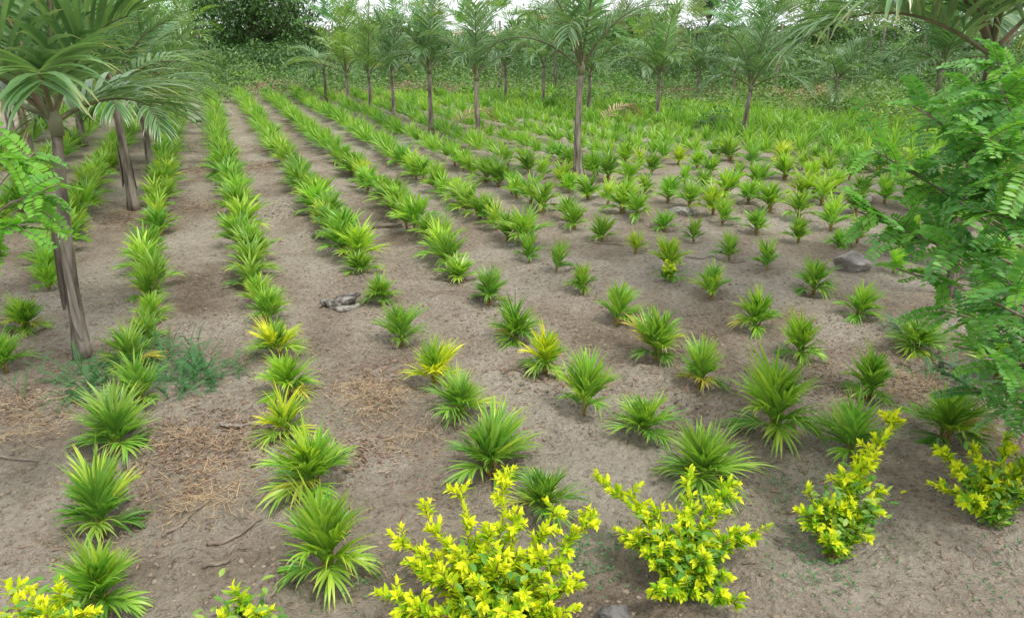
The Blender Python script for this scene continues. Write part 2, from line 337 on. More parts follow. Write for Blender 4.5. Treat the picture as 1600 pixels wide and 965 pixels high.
# measured size of each model: height and width
def size_of(root):
    zs, xs = [], []
    for c in KIDS[root.name]:
        co = np.empty(len(c.data.vertices)*3); c.data.vertices.foreach_get('co', co); co = co.reshape(-1, 3); zs.append(co[:, 2].max()); xs.append(np.percentile(np.hypot(co[:, 0], co[:, 1]), 97))
    return max(zs), 2*max(xs)
SIZE = {r.name: size_of(r) for r in NEAR+MID}
ONES = 'zeroth first second third fourth fifth sixth seventh eighth ninth tenth eleventh twelfth thirteenth fourteenth fifteenth sixteenth seventeenth eighteenth nineteenth'.split()
TENS = {2: ('twentieth', 'twenty'), 3: ('thirtieth', 'thirty'), 4: ('fortieth', 'forty'), 5: ('fiftieth', 'fifty'), 6: ('sixtieth', 'sixty')}
def ordn(n): return ONES[n] if n < 20 else (TENS[n//10][0] if n % 10 == 0 else TENS[n//10][1]+'-'+ONES[n % 10])
SLOPE0, DS = -.165, .413
def row_x(k, yref=330):
    s = SLOPE0+DS*k+(.035 if k >= 2 else 0); return on_ground(300+s*(yref-47), yref)[0]
TINT = {'g': (1, 1, 1, 1), 'd': (.82, .86, .9, 1), 'l': (1.18, 1.12, 1.0, 1), 'y': (2.1, 1.35, .9, 1)}
LOOK = {'g': 'green', 'd': 'dark green', 'l': 'light green', 'y': 'yellowish'}
plants = []      # row, x, y, height m, width m, tint
for k in range(-3, 26):
    hand = ROWS.get(k, []); X0 = row_x(k); Ylast = None; rr = random.Random(900+k)
    for (px, py, hp, wp, c) in hand:
        g3 = on_ground(px, py); hh = height_at(g3, py-hp); ww = wp/F*depth_of(g3)
        plants.append((k, g3[0], g3[1], hh, ww, c)); Ylast = g3[1]
    Yc = (Ylast+.28) if Ylast else 1.5
    while Yc < 20:
        x = X0+rr.uniform(-.05, .05); y = Yc+rr.uniform(-.06, .06); Yc += rr.uniform(.22, .28) if k <= 4 else rr.uniform(.31, .39)
        u, v_ = project((x, y, 0))
        if not (-70 < u < 1670 and v_ < 700): continue
        if k >= 7 and v_ > 470: continue
        if k < -1 and v_ > 470: continue
        if v_ < 152+max(0, u-900)*.10: continue          # the weedy end of the field
        if rr.random() < (.03 if k < 6 else .05): continue
        c = rr.choices('gdly', [5, 2, 3, .5])[0]; hh = rr.uniform(.25, .36); plants.append((k, x, y, hh, hh*rr.uniform(1.0, 1.35), c))
cands = []
for k in range(-3, 26):
    pr = sorted([p for p in plants if p[0] == k], key=lambda p: p[2])
    for n_, p in enumerate(pr):
        u, v_ = project((p[1], p[2], .1)); cands.append((n_+1, p, depth_of((p[1], p[2], 0)), u))
cands.sort(key=lambda c: c[2])
used = set(); n_ind = 0; far = []
for n_, (k, x, y, hh, ww, c), dep, u in cands:
    if n_ind >= 300 or not (-60 < u < 1655): far.append((x, y, hh, ww, c)); continue
    n_ind += 1; near = dep < 4.9
    pool = NEAR if near else MID
    # widest-fitting model for this plant's own proportions
    ratio = ww/hh; order = sorted(pool, key=lambda r: abs(SIZE[r.name][1]/SIZE[r.name][0]-ratio)+random.uniform(0, .35)); src = order[0]
    h0, w0 = SIZE[src.name]; sz = hh/h0; sz *= 1.06; sx = min(max(ww/w0*1.1, sz*.7), sz*1.6)
    col = TINT[c]; f_ = random.uniform(.88, 1.12); col = (col[0]*f_, col[1]*f_, col[2], 1)
    if c == 'y':
        rz_ = random.Random(n_ind); tints = lambda i, r=rz_, near=near: ((2.6, 1.55, .8, 1) if near else (1.7, 1.2, .9, 1)) if r.random() < .5 else (1.2, 1.05, 1, 1)
    else: tints = lambda i, cc=col, r=random.Random(n_ind): (1.9, 1.0, 1.3, 1) if i > 10 and r.random() < .08 else ((1.6, 1.2, .9, 1) if r.random() < .05 else (lambda a: (cc[0]*a*r.uniform(.92, 1.15), cc[1]*a, cc[2]*a, 1))(r.uniform(.85, 1.15)))
    o = copy_thing(src, (x, y, float(gh(x, y))-.004), random.random()*6.28, (sx, sx, sz), col, tints)
    o.rotation_euler[0] = random.uniform(-.09, .09); o.rotation_euler[1] = random.uniform(-.09, .09)
    rowp = f'{ordn(k+1)} row right of the leaning palm' if k >= 0 else ('row just left of the leaning palm' if k == -1 else f'{ordn(-k)} row left of the leaning palm')
    tag(o, f'{LOOK[c]} palm seedling, {ordn(n_)} from the front, {rowp}', 'seedling', 'palm seedlings planted in rows')
for r in NEAR+MID:
    for c_ in KIDS[r.name]: bpy.data.objects.remove(c_)
    bpy.data.objects.remove(r)
fm = MB()
for (x, y, hh, ww, c) in far:
    hh *= .84; z0 = float(gh(x, y)); n = 52; q = RNG.random(n)**.8; az = RNG.random(n)*6.283; el = np.radians(86-q*62); v = np.clip(RNG.random(n)*.7*(.35+.65*(1-q))+RNG.random()*.25+{'g': .0, 'd': -.1, 'l': .15, 'y': .35}[c], 0, 1)
    D = np.stack([np.cos(az)*np.cos(el), np.sin(az)*np.cos(el), np.sin(el)], 1)
    P = np.array([x, y, z0+.04])+D*(.03+.05*RNG.random(n))[:, None]*hh/.3
    blades(fm, P, D, np.array([0, 0, 1.])+.2*RNG.normal(size=(n, 3)), hh*(.75+.3*RNG.random(n)), .026, .5+q*1.1, 4, 'strap', .2, v)
tag(fm.build('palm_seedlings', M['seedling']), 'far dense rows of small green palm seedlings beneath the palms', 'seedlings', kind='stuff')

# ------------------------------------------------------------------ feather palms
def palm_frond(mb, mr, base, az, el, L, npair, ll, lw, arch, droop, rnd, nseg=5, rach=.012, vshape=.35, start=.16):
    n = 14; d = np.array([math.cos(az)*math.cos(el), math.sin(az)*math.cos(el), math.sin(el)]); p = np.array(base, float); pts = [p.copy()]; ds = [d.copy()]
    for k in range(n-1):
        p = p+d*L/(n-1); pts.append(p.copy()); d = nrm(d+np.array([0, 0, -1.])*arch*(.35+1.3*k/n)/(n-1)+.02*np.array([rnd.uniform(-1, 1), rnd.uniform(-1, 1), 0])); ds.append(d.copy())
    pts = np.array(pts); ds = np.array(ds); tube(mr, pts, np.linspace(rach, rach*.18, n), 5, v=.3, cap=False)
    S = np.array([math.sin(az), -math.cos(az), 0.]); P_, D_, N_l, L_ = [], [], [], []
    for side in (-1, 1):
        for k in range(npair):
            u = start+(1-start)*(k+rnd.uniform(-.25, .25)+.5)/npair; f = min(max(u, 0), .999)*(n-1); a = int(f); fr = f-a
            q = pts[a]*(1-fr)+pts[a+1]*fr; dd = nrm(ds[a]*(1-fr)+ds[a+1]*fr); up = nrm(np.cross(S, dd))
            if up[2] < 0 and abs(dd[2]) < .9: up = -up
            th = R(66-44*u+rnd.uniform(-6, 6)); lift = vshape+rnd.uniform(-.12, .12)
            D_.append(nrm(dd*math.cos(th)+side*S*math.sin(th)+up*lift)); P_.append(q); N_l.append(up*1.0+dd*rnd.uniform(-.25, .25))
            L_.append(ll*(.55+.55*math.sin(math.pi*min(1, .12+u*.82)))*rnd.uniform(.88, 1.08))
    m_ = len(P_); blades(mb, np.array(P_), np.array(D_), np.array(N_l), L_, lw*np.array([rnd.uniform(.8, 1.15) for _ in range(m_)]), droop*np.array([rnd.uniform(.7, 1.3) for _ in range(m_)]), nseg, 'lance', .2, np.array([rnd.random()*.75 for _ in range(m_)])+rnd.random()*.25)
def palm(base, hz, L, nf, label, group, seed, lean=(0, 0), rt=.05, ll=.42, lw=.021, npair=26, els=(78, 15), azs=None, far=False, dead=0, sheaths=0, droop=1.5, arch=1.2, tint=(1, 1, 1, 1), cat='palm', flare=1.5):
    rnd = random.Random(seed); z0 = float(gh(base[0], base[1])); root = empty('palm_tree', (base[0], base[1], z0))
    top = np.array([lean[0], lean[1], hz]); tb = MB(); n = 16 if not far else 6
    q = np.linspace(0, 1, n); pts = np.outer(q, top); pts[:, 0] += np.sin(q*3)*.02*hz*rnd.uniform(-1, 1); pts[0, 2] = -.04
    ra = rt*(1+(flare-1)*np.exp(-q*7))*(1-.25*q); ra = ra*(1+.05*np.sin(np.arange(n)*2.1))
    tube(tb, pts, ra, 10 if not far else 6, v=.5); tb.build('trunk', M['trunk'], root)
    tip = pts[-1]
    if not far:      # green-brown leaf bases wrapping the bud
        cb = MB(); hc = .10+.05*hz; k = 6
        tube(cb, [tip-np.array([0, 0, .03]), tip+np.array([0, 0, hc*.3]), tip+np.array([0, 0, hc*.7]), tip+np.array([0, 0, hc])], [ra[-1]*1.25, ra[-1]*1.3, ra[-1]*.9, ra[-1]*.5], 9); cb.build('crownshaft', M['green_sheath'], root)
    for s in range(sheaths):   # old split leaf bases clinging to the trunk
        sb = MB(); a = s*2.2+rnd.random(); zb = rnd.uniform(.0, .25)*hz; r0 = rt*1.25
        P = [(math.cos(a)*r0*(1.35-.2*u), math.sin(a)*r0*(1.35-.2*u), zb-.03+u*hz*rnd.uniform(.42, .5)) for u in (0, .25, .5, .75, 1)]
        blades(sb, np.array([P[0]]), nrm(np.array([[-math.cos(a)*.05+lean[0]*.3, -math.sin(a)*.05+lean[1]*.3, 1.]])), np.array([[math.cos(a), math.sin(a), 0]]), hz*rnd.uniform(.4, .62), rt*1.7, 0, 7, 'strap', -.35); sb.build('dry_sheath', M['sheath'], root)
    for k in range(nf):
        if azs is not None and k < len(azs): az, el, Lk = azs[k]; az = R(az); el = R(el)
        else: az = k*2.4+rnd.uniform(-.35, .35); el = R(els[0]+(els[1]-els[0])*(k/(nf-1))**1.1+rnd.uniform(-6, 6)); Lk = L*rnd.uniform(.85, 1.1)*(1-.22*(k/nf))
        fb, rb = MB(), MB()
        b = tip+np.array([math.cos(az)*ra[-1]*.4, math.sin(az)*ra[-1]*.4, .02+.08*(1-k/nf)])
        palm_frond(fb, rb, b, az, el, Lk, npair, ll, lw, arch*rnd.uniform(.8, 1.2), droop, rnd, 6 if not far else 3, .014 if not far else .011, .35, .14)
        fo = fb.build('frond', M['palm'] if not far else M['palm_far'], root); v = rnd.uniform(.85, 1.2); fo.color = (tint[0]*v, tint[1]*v, tint[2]*v, 1)
        if k >= nf-dead: fo.color = (1.9, 1.3, .9, 1)
        if not far: rb.build('rachis', M['rachis'], fo)
        else: fo.data.materials.append(M['rachis']); 
    return tag(root, label, cat, group)
def palm_px(px, py, ytop, **kw):
    b = on_ground(px, py); hz = height_at(b, ytop); return palm(b, hz, **kw)
GP = 'young feather palms'
camaz = 90-math.degrees(YAW)      # world angle (ccw from +X) of the view axis
# the leaning palm at the left, its fronds arching towards the camera
palm_px(128, 555, 200, L=1.25, nf=11, seed=3, lean=(.10, .02), rt=.033, ll=.50, lw=.029, npair=28, sheaths=4, dead=0, flare=1.5,
        azs=[(camaz-50, 82, 1.5), (camaz+70, 72, 1.4), (camaz+207, 40, .66), (camaz-88, 60, .62), (camaz+95, 55, 1.3), (camaz-10, 80, 1.3), (camaz+130, 50, 1.0), (camaz+100, 28, 1.0), (camaz-35, 25, .5), (camaz+60, 52, 1.3), (camaz+150, 66, 1.0)],
        label='large leaning palm with split grey trunk, nearest on the left', group=GP, arch=1.5, tint=(1.15, 1.12, 1.1))
palm_px(210, 330, 145, L=.95, nf=13, seed=5, lean=(0, 0), rt=.042, dead=2, ll=.42, npair=24, sheaths=2, els=(87, 0), label='palm with hanging yellowing fronds just behind the leaning palm', group=GP, droop=1.9)
palm_px(236, 270, 150, L=.95, nf=12, seed=6, rt=.04, els=(87, -20), label='third palm of the line beside the first seedling row', group=GP, droop=1.8)
palm_px(248, 232, 135, L=1.0, nf=12, seed=7, rt=.04, els=(87, -15), label='fourth palm of the line beside the first seedling row', group=GP, droop=1.6)
palm_px(262, 205, 128, L=1.1, nf=11, seed=8, rt=.04, els=(87, 15), label='fifth palm of the line beside the first seedling row', group=GP, droop=1.4)
palm_px(272, 178, 108, L=1.5, nf=12, seed=9, rt=.04, els=(75, 10), label='last palm of the line beside the first seedling row', group=GP, droop=1.2, tint=(1.3, 1.2, .9, 1))
palm(on_ground(-60, 350), 1.2, L=1.4, nf=16, els=(84, -20), seed=21, label='palm at the left edge beyond the leaning palm', group=GP)
palm(on_ground(50, 265), 1.3, L=1.5, nf=17, els=(84, -25), seed=22, label='dark palm left of the palm line, behind the leaning palm', group=GP, dead=0)
palm(on_ground(130, 230), 1.3, L=1.5, nf=17, els=(84, -25), seed=23, label='palm between the leaning palm crown and the palm line', group=GP, dead=0)
palm(on_ground(20, 215), 1.3, L=1.4, nf=14, seed=24, label='palm at the far left behind the feathery shrub', group=GP, els=(84, -20))
palm(on_ground(175, 180), 1.4, L=1.4, nf=14, seed=25, label='far palm seen above the second palm of the line', group=GP, els=(84, -20))
palm(on_ground(90, 172), 1.5, L=1.4, nf=14, seed=26, label='far palm seen between the leaning palm and the left edge', group=GP, els=(84, -20))
# palms standing among the seedlings
palm_px(903, 285, 112, L=1.5, nf=10, seed=31, rt=.042, ll=.36, els=(86, 45), npair=26, arch=2.1, flare=1.9, label='tall palm in the middle of the seedlings with a straight bare trunk', group=GP, droop=1.3)
palm_px(749, 222, 122, L=1.2, nf=9, seed=32, rt=.040, els=(86, 45), ll=.32, npair=25, arch=2.1, label='palm left of the tall middle palm, thin crown above a grey trunk', group=GP, droop=1.3, lean=(-.03, 0))
palm_px(674, 210, 112, L=1.1, nf=10, seed=33, rt=.040, els=(84, 45), ll=.36, npair=28, arch=2.5, label='palm with a drooping grey green crown, second left of the tall middle palm', group=GP, droop=2.0)
palm_px(616, 190, 122, L=1.15, nf=9, seed=34, rt=.038, els=(86, 45), ll=.32, npair=25, arch=2.1, label='palm third left of the tall middle palm', group=GP)
palm_px(580, 180, 122, L=1.2, nf=9, seed=35, dead=1, rt=.038, els=(86, 40), ll=.32, npair=25, arch=2.1, label='palm with a yellowing low frond, fourth left of the tall middle palm', group=GP, tint=(1.35, 1.25, .8, 1))
palm_px(545, 168, 118, L=1.6, nf=10, seed=36, rt=.042, els=(84, 30), ll=.38, label='bright green palm, fifth left of the tall middle palm', group=GP, tint=(1.5, 1.35, .8, 1), dead=0)
palm_px(510, 160, 108, L=.95, nf=8, seed=37, rt=.04, els=(55, 10), ll=.36, arch=1.6, label='small drooping palm at the left end of the palms among the seedlings', group=GP, droop=2, dead=0)
palm_px(1026, 190, 118, L=1.35, nf=10, seed=38, rt=.040, els=(86, 40), ll=.32, npair=25, arch=2.1, label='palm first right of the tall middle palm', group=GP, tint=(1.1, 1.15, .9, 1))
palm_px(1161, 215, 140, L=1.25, nf=11, seed=39, rt=.040, els=(86, 35), ll=.34, npair=25, arch=2.1, label='palm second right of the tall middle palm with a low broad crown', group=GP, lean=(.05, 0))
palm_px(1300, 182, 128, L=1.0, nf=13, seed=40, rt=.055, els=(70, 0), ll=.32, label='short palm behind the yellow leaf tips at the right', group=GP, droop=1.9)
for q_, (a, b_, c_) in enumerate([(790, 166, 110), (849, 172, 105), (919, 180, 120), (1012, 150, 112), (1088, 155, 118), (1145, 160, 118)]):
    palm_px(a, b_, c_, L=1.25, nf=8, seed=50+q_, rt=.038, els=(84, 40), arch=2.0, ll=.32, npair=22, lw=.028, label=['thin palm between the two palms left of the tall middle palm', 'thin palm just left of the tall middle palm, further back', 'thin palm right behind the tall middle palm trunk', 'thin palm behind the first palm right of the tall middle palm', 'thin palm midway between the two palms right of the middle', 'thin palm close behind the low broad crowned palm'][q_], group=GP, droop=1.4)
# the palm at the right whose frond arches over the feathery shrub
palm_px(1483, 462, 92, tint=(1.25, 1.2, 1.25), L=1.5, nf=12, seed=60, rt=.030, ll=.50, lw=.032, npair=32, sheaths=1, dead=0, lean=(-.06, .02), droop=1.9, arch=1.5,
        azs=[(camaz+112, 55, 2.1), (camaz+84, 50, 1.8), (camaz-20, 83, 1.4), (camaz+150, 48, 1.3), (camaz+130, 34, 1.5), (camaz-80, 45, 1.5), (camaz+20, 60, 1.4), (camaz-140, 55, 1.3), (camaz+60, 62, 1.5), (camaz-50, 20, 1.3), (camaz+100, 28, 1.2), (camaz+135, 75, 1.5), (camaz+45, 35, 1.3), (camaz+180, 70, 1.2), (camaz-100, 15, 1.1)],
        label='palm at the right whose long frond arches over the feathery shrub', group=GP)
palm(on_ground(1640, 330), 1.7, L=1.5, nf=14, seed=61, label='palm at the right edge behind the arching frond palm', group=GP, ll=.45)
palm(on_ground(1450, 215), 1.05, L=1.2, nf=16, els=(86, -5), rt=.035, tint=(.75, .85, .75), seed=62, label='dark palm behind the arching frond at the right', group=GP, ll=.42)
# the plantation beyond: background palms, each its own thing
bp = []
rb_ = random.Random(77)
for i_ in range(40):
    px = -80+i_*43+rb_.uniform(-14, 14); d_ = rb_.uniform(20, 31)
    if 330 < px < 480: continue
    v_ = H*F*1.14/d_*.94; b_ = on_ground(px, 47+v_)
    bp.append((px, b_, d_))
protos = []
for i_, (px, b_, d_) in enumerate(bp):
    hz = rb_.uniform(1.1, 1.9)
    lab = f'{ordn(i_+1)} background palm from the left in the plantation beyond the field'
    palm(b_, hz, L=rb_.uniform(1.2, 1.75), nf=11, seed=200+i_, far=True, rt=.045, els=(85, 10), ll=.42, lw=.036, npair=18, dead=0, droop=1.6, label=lab, group='plantation palms beyond the field', tint=(rb_.uniform(.8, 1.5), rb_.uniform(.85, 1.3), rb_.uniform(.7, 1.1), 1))

# ------------------------------------------------------------------ broadleaf trees behind
def tree(base, hgt, wid, nclump, nleaf, leaf, mat, label, seed, trunk_h=.3, rt=.14, layered=False, group=None, name='broadleaf_tree'):
    rnd = random.Random(seed); root = empty(name, (base[0], base[1], float(gh(base[0], base[1])))); tb = MB(); fb = MB()
    tube(tb, curve((0, 0, -.1), (rnd.uniform(-.2, .2), 0, hgt*.72), 0, 7, rt*.6, rnd), np.linspace(rt, rt*.25, 7), 8)
    for k in range(nclump):
        a = rnd.random()*6.283; u = rnd.random(); zz = hgt*(trunk_h+(1-trunk_h)*u); rr_ = wid*.5*(math.sin(math.pi*min(1, .18+u*.8))**.7)*rnd.uniform(.35, 1.0)
        if layered: rr_ = wid*.5*(1.05-u)*rnd.uniform(.3, 1)
        c = np.array([math.cos(a)*rr_, math.sin(a)*rr_, zz]); s = wid*rnd.uniform(.07, .15)
        tube(tb, curve((0, 0, zz*.72), c, 0, 5, .04, rnd), np.linspace(rt*.28, rt*.06, 5), 5, cap=False)
        n = nleaf; P = c+RNG.normal(size=(n, 3))*s*np.array([1, 1, .32 if layered else .62]); D = RNG.normal(size=(n, 3)); D[:, 2] -= .2
        blades(fb, P, D, RNG.normal(size=(n, 3))*.5+np.array([0, 0, 1.]), leaf*(.7+.6*RNG.random(n)), leaf*.5, .5, 2, 'oval', .1, np.clip(RNG.random(n)*.5+rnd.random()*.5, 0, 1))
    tb.build('trunk', M['bark'], root); fb.build('crown', mat, root); return tag(root, label, 'tree', group)
def tree_d(px, d_, hgt, wid, *a, **k):
    v_ = H*F*1.14/d_*.94; return tree(on_ground(px, 47+v_), hgt, wid, *a, **k)
tree_d(400, 31, 4.4, 4.2, 70, 190, .15, M['dark_leaf'], 'big dark tree with a pale leaning trunk at the end of the rows', 1, .14, .16)
tree_d(462, 33, 3.6, 2.8, 40, 170, .15, M['dark_leaf'], 'dark rounded tree right beside the big dark tree', 2, .15, .12)
tree_d(345, 34, 3.6, 2.8, 36, 170, .16, M['mid_leaf'], 'vine covered mid green tree left of the big dark tree', 3, .1, .12)
tree_d(1103, 40, 4.1, 3.4, 46, 110, .13, M['dark_leaf'], 'tall tiered tree standing against the white sky', 4, .3, .10, layered=True)
tree_d(860, 38, 2.3, 4.4, 46, 140, .17, M['mid_leaf'], 'broad green tree behind the tall middle palm', 5, .12, .14)
tree_d(985, 42, 2.3, 4.6, 46, 140, .17, M['mid_leaf'], 'green tree behind the palm right of the middle', 6, .12, .14)
tree_d(1290, 38, 2.4, 4.6, 50, 140, .17, M['dark_leaf'], 'dark tree behind the short palm at the right', 7, .12, .14)
tree_d(1480, 36, 3.6, 5.0, 50, 140, .17, M['dark_leaf'], 'dark tree behind the arching palm frond', 8, .12, .14)
tree_d(600, 42, 2.0, 4.4, 40, 140, .17, M['mid_leaf'], 'low green tree behind the bright green palm', 9, .1, .14)
tree_d(110, 36, 4.6, 5.2, 56, 150, .17, M['dark_leaf'], 'dark tree behind the leaning palm crown', 10, .12, .15)
tree_d(240, 38, 2.5, 3.4, 40, 140, .16, M['mid_leaf'], 'green tree at the far end of the palm line', 12, .1, .13)
fb = MB()
def thick(n, r0, r1, h0, h1, leaf, nl):
    for _ in range(n):
        th = R(RNG.uniform(-52, 58))+YAW; r_ = RNG.uniform(r0, r1); c = np.array([math.sin(th)*r_, math.cos(th)*r_, -.05])
        hh = RNG.uniform(h0, h1)*(.6+.8*float(vnoise(th*14, .5, 41))); w_ = RNG.uniform(.6, 1.5); m_ = int(nl*w_); a = RNG.random(m_)*6.283; q = np.sqrt(RNG.random(m_)); zz = hh*RNG.random(m_)**.8*np.sqrt(1-.75*q*q)
        P = np.stack([c[0]+np.cos(a)*q*w_, c[1]+np.sin(a)*q*w_, zz], 1); D = RNG.normal(size=(m_, 3)); D[:, 2] -= .1
        blades(fb, P, D, RNG.normal(size=(m_, 3))*.5+np.array([0, 0, 1.]), leaf*(.6+.7*RNG.random(m_)), leaf*.42, .5, 2, 'lance', .1, np.clip(RNG.random(m_)*.5+RNG.random()*.5, 0, 1))
thick(330, 29, 42, .75, 1.3, .15, 420)
thick(150, 22.5, 29, .5, .95, .11, 420)
tag(fb.build('thicket', M['midwood']), 'dense green thicket behind the palms', 'thicket', kind='stuff')
fb = MB(); thick(280, 27, 38, .8, 1.4, .15, 420); tag(fb.build('thicket', M['dark_leaf']), 'darker green thicket mixed in behind the palms', 'thicket', kind='stuff')
# far wood, one mass
fb = MB()
n = 16000; th = np.radians(RNG.uniform(-52, 58, n))+YAW; rr_ = RNG.uniform(44, 60, n); zt = 1.0+1.0*vnoise(th*22, 0*th, 6)
P = np.stack([np.sin(th)*rr_, np.cos(th)*rr_, RNG.random(n)**.8*zt], 1); D = RNG.normal(size=(n, 3))
blades(fb, P, D, RNG.normal(size=(n, 3)), .5*(.6+.6*RNG.random(n)), .3, .5, 2, 'oval', .1)
tag(fb.build('far_woods', M['midwood']), 'far off green woodland closing the view', 'woods', kind='stuff')

# ------------------------------------------------------------------ weeds, grass and bushes of the field's end
def patch(n, xr, yr, keep=None):
    """n ground points whose picture lies in a pixel window, spread evenly over the ground"""
    out_ = []
    cs = [on_ground(a, b_) for a in xr for b_ in yr]; x0, x1 = min(c[0] for c in cs), max(c[0] for c in cs); y0, y1 = min(c[1] for c in cs), max(c[1] for c in cs)
    while sum(map(len, out_)) < n:
        x = RNG.uniform(x0, x1, n*4); y = RNG.uniform(y0, y1, n*4)
        q = np.stack([x, y, np.zeros_like(x)-H], 1) @ RM; u = 800+F*q[:, 0]/-q[:, 2]; v = 482.5-F*q[:, 1]/-q[:, 2]
        ok = (u > xr[0]) & (u < xr[1]) & (v > yr[0]) & (v < yr[1]) & (q[:, 2] < -.3)
        if keep is not None: ok &= keep(x, y, u, v)
        out_.append(np.stack([x[ok], y[ok]], 1))
    p = np.concatenate(out_)[:n]; return np.concatenate([p, gh(p[:, 0], p[:, 1])[:, None]], 1)
def edge(x, y, u, v): return v < 160+np.clip(u-700, 0, None)*.10+12*(vnoise(u*.02, v*.05, 9)-.5)
def grass(name, n, xr, yr, h, wd, mat, label, keep=None, spread=.5, clump=1, cat='grass', prof='grass', droop=.9, nseg=3):
    P = patch(n//clump, xr, yr, keep); P = np.repeat(P, clump, 0); n2 = len(P); P = P+RNG.normal(size=(n2, 3))*np.array([.03, .03, 0])*(clump > 1)
    D = RNG.normal(size=(n2, 3))*spread; D[:, 2] = 1; mb = MB(); hv = .45+1.1*vnoise(P[:, 0]*1.3, P[:, 1]*1.3, 12)
    blades(mb, P, D, RNG.normal(size=(n2, 3)), h*hv*(.6+.6*RNG.random(n2)), wd, droop, nseg, prof, .1, np.clip(.55*vnoise(P[:, 0]*.7, P[:, 1]*.7, 14)+.5*RNG.random(n2), 0, 1))
    return tag(mb.build(name, mat), label, cat, kind='stuff')
grass('grass', 60000, (-150, 1750), (110, 330), .15, .012, M['grass'], 'green grass and weeds at the far end of the field', edge, .45)
grass('grass', 24000, (820, 1700), (150, 300), .11, .012, M['grass'], 'green grass filling the gaps between the far seedlings', lambda x, y, u, v: v < 172+np.clip(u-820, 0, None)*.11, .5)
grass('grass', 16000, (1000, 1700), (170, 330), .16, .012, M['grass'], 'short grass creeping between the seedlings on the right', lambda x, y, u, v: v < 180+np.clip(u-950, 0, None)*.22, .6)
def leafy(mb, c, r, h, n, leaf, tilt=.6, prof='oval'):
    a = RNG.random(n)*6.283; rr_ = r*np.sqrt(RNG.random(n)); zz = h*RNG.random(n)**.7*np.sqrt(np.clip(1-(rr_/r)**2*.8, 0, 1))
    P = np.stack([c[0]+np.cos(a)*rr_, c[1]+np.sin(a)*rr_, c[2]+zz], 1); D = RNG.normal(size=(n, 3)); D[:, 2] = D[:, 2]*.4+.3
    blades(mb, P, D, RNG.normal(size=(n, 3))*.4+np.array([0, 0, 1.]), leaf*(.6+.7*RNG.random(n)), leaf*.5, .6, 2, prof, .1, np.clip(RNG.random(n)*.6+RNG.random()*.4, 0, 1))
mb = MB()
for p_ in patch(1250, (-150, 1750), (110, 190), edge): leafy(mb, p_, RNG.uniform(.25, .6), RNG.uniform(.2, .75), 110, .085)
for p_ in patch(620, (-150, 1750), (92, 134)):
    u_, v_ = project(p_)
    if 300 < u_ < 345 or v_ > 122+10*math.sin(u_*.02): continue
    leafy(mb, p_, RNG.uniform(.4, 1.0), RNG.uniform(.5, 1.4), 240, .11)
tag(mb.build('undergrowth', M['weed_far']), 'leafy green undergrowth along the far edge', 'undergrowth', kind='stuff')
mb = MB()
for p_ in patch(130, (900, 1420), (150, 262), lambda x, y, u, v: v < 160+(u-900)*.2): leafy(mb, p_, RNG.uniform(.15, .4), RNG.uniform(.12, .34), 90, .05)
tag(mb.build('weeds', M['weed']), 'leafy weeds overgrowing the seedlings on the right', 'weeds', kind='stuff')
# single bushes that stand out
BUSH = [(435, 150, .9, .42, 'reddry', 'brownish dry bush at the far end of the rows'), (470, 135, .7, .5, 'weed', 'green bush right of the brownish dry bush'), (660, 150, 1.1, .4, 'reddry', 'reddish brown weeds behind the drooping palm'),
        (1070, 158, 1.0, .32, 'reddry', 'reddish weeds between the two palms right of the middle'), (960, 158, .8, .7, 'weed', 'bright green bush right behind the tall middle palm'), (300, 150, .8, .6, 'weed', 'green bush at the far end of the palm line'),
        (380, 140, .8, .55, 'weed', 'green bush in front of the big dark tree'), (560, 152, .6, .2, 'dry', 'pale yellow dry grass clump behind the bright green palm'), (610, 156, .6, .14, 'dry', 'straw coloured grass clump behind the third palm'),
        (1210, 158, .45, .34, 'dry', 'pale dry clump right of the low crowned palm'), (1282, 158, .6, .42, 'dry', 'cream coloured dry clump behind the short palm'), (1120, 205, .3, .4, 'feather', 'dark leafy weed left of the low crowned palm'), (1380, 190, .7, .4, 'weed', 'green bush behind the feathery shrub')]
for (px, py, r_, h_, mt, lab) in BUSH:
    b_ = on_ground(px, py); rt_ = empty('bush', G(b_)); mb = MB(); sb = MB(); leafy(mb, (0, 0, 0), r_, h_, int(900*r_), .07, prof='lance')
    for k in range(9):
        a = k*.7; tube(sb, curve((0, 0, 0), (math.cos(a)*r_*.6, math.sin(a)*r_*.6, h_*.7), .05, 4), [.012, .009, .006, .003], 4, cap=False)
    mb.build('foliage', M[mt], rt_); sb.build('stem', M['twig'], rt_); tag(rt_, lab, 'bush')
# dry fallen fronds lying among the seedlings
for (px, py, az, lab) in [(705, 215, 20, 'dry fallen palm frond arching beside the drooping palm'), (935, 205, 10, 'dry fallen palm frond right of the tall middle palm')]:
    rt_ = empty('fallen_frond', G(on_ground(px, py))); fb, rb = MB(), MB(); palm_frond(fb, rb, (0, 0, .05), R(az), R(48), 1.0, 20, .3, .02, 2.2, 2.5, random.Random(px), 4, .012)
    fb.build('leaflets', M['dry'], rt_); rb.build('rachis', M['twig'], rt_); tag(rt_, lab, 'dry frond')

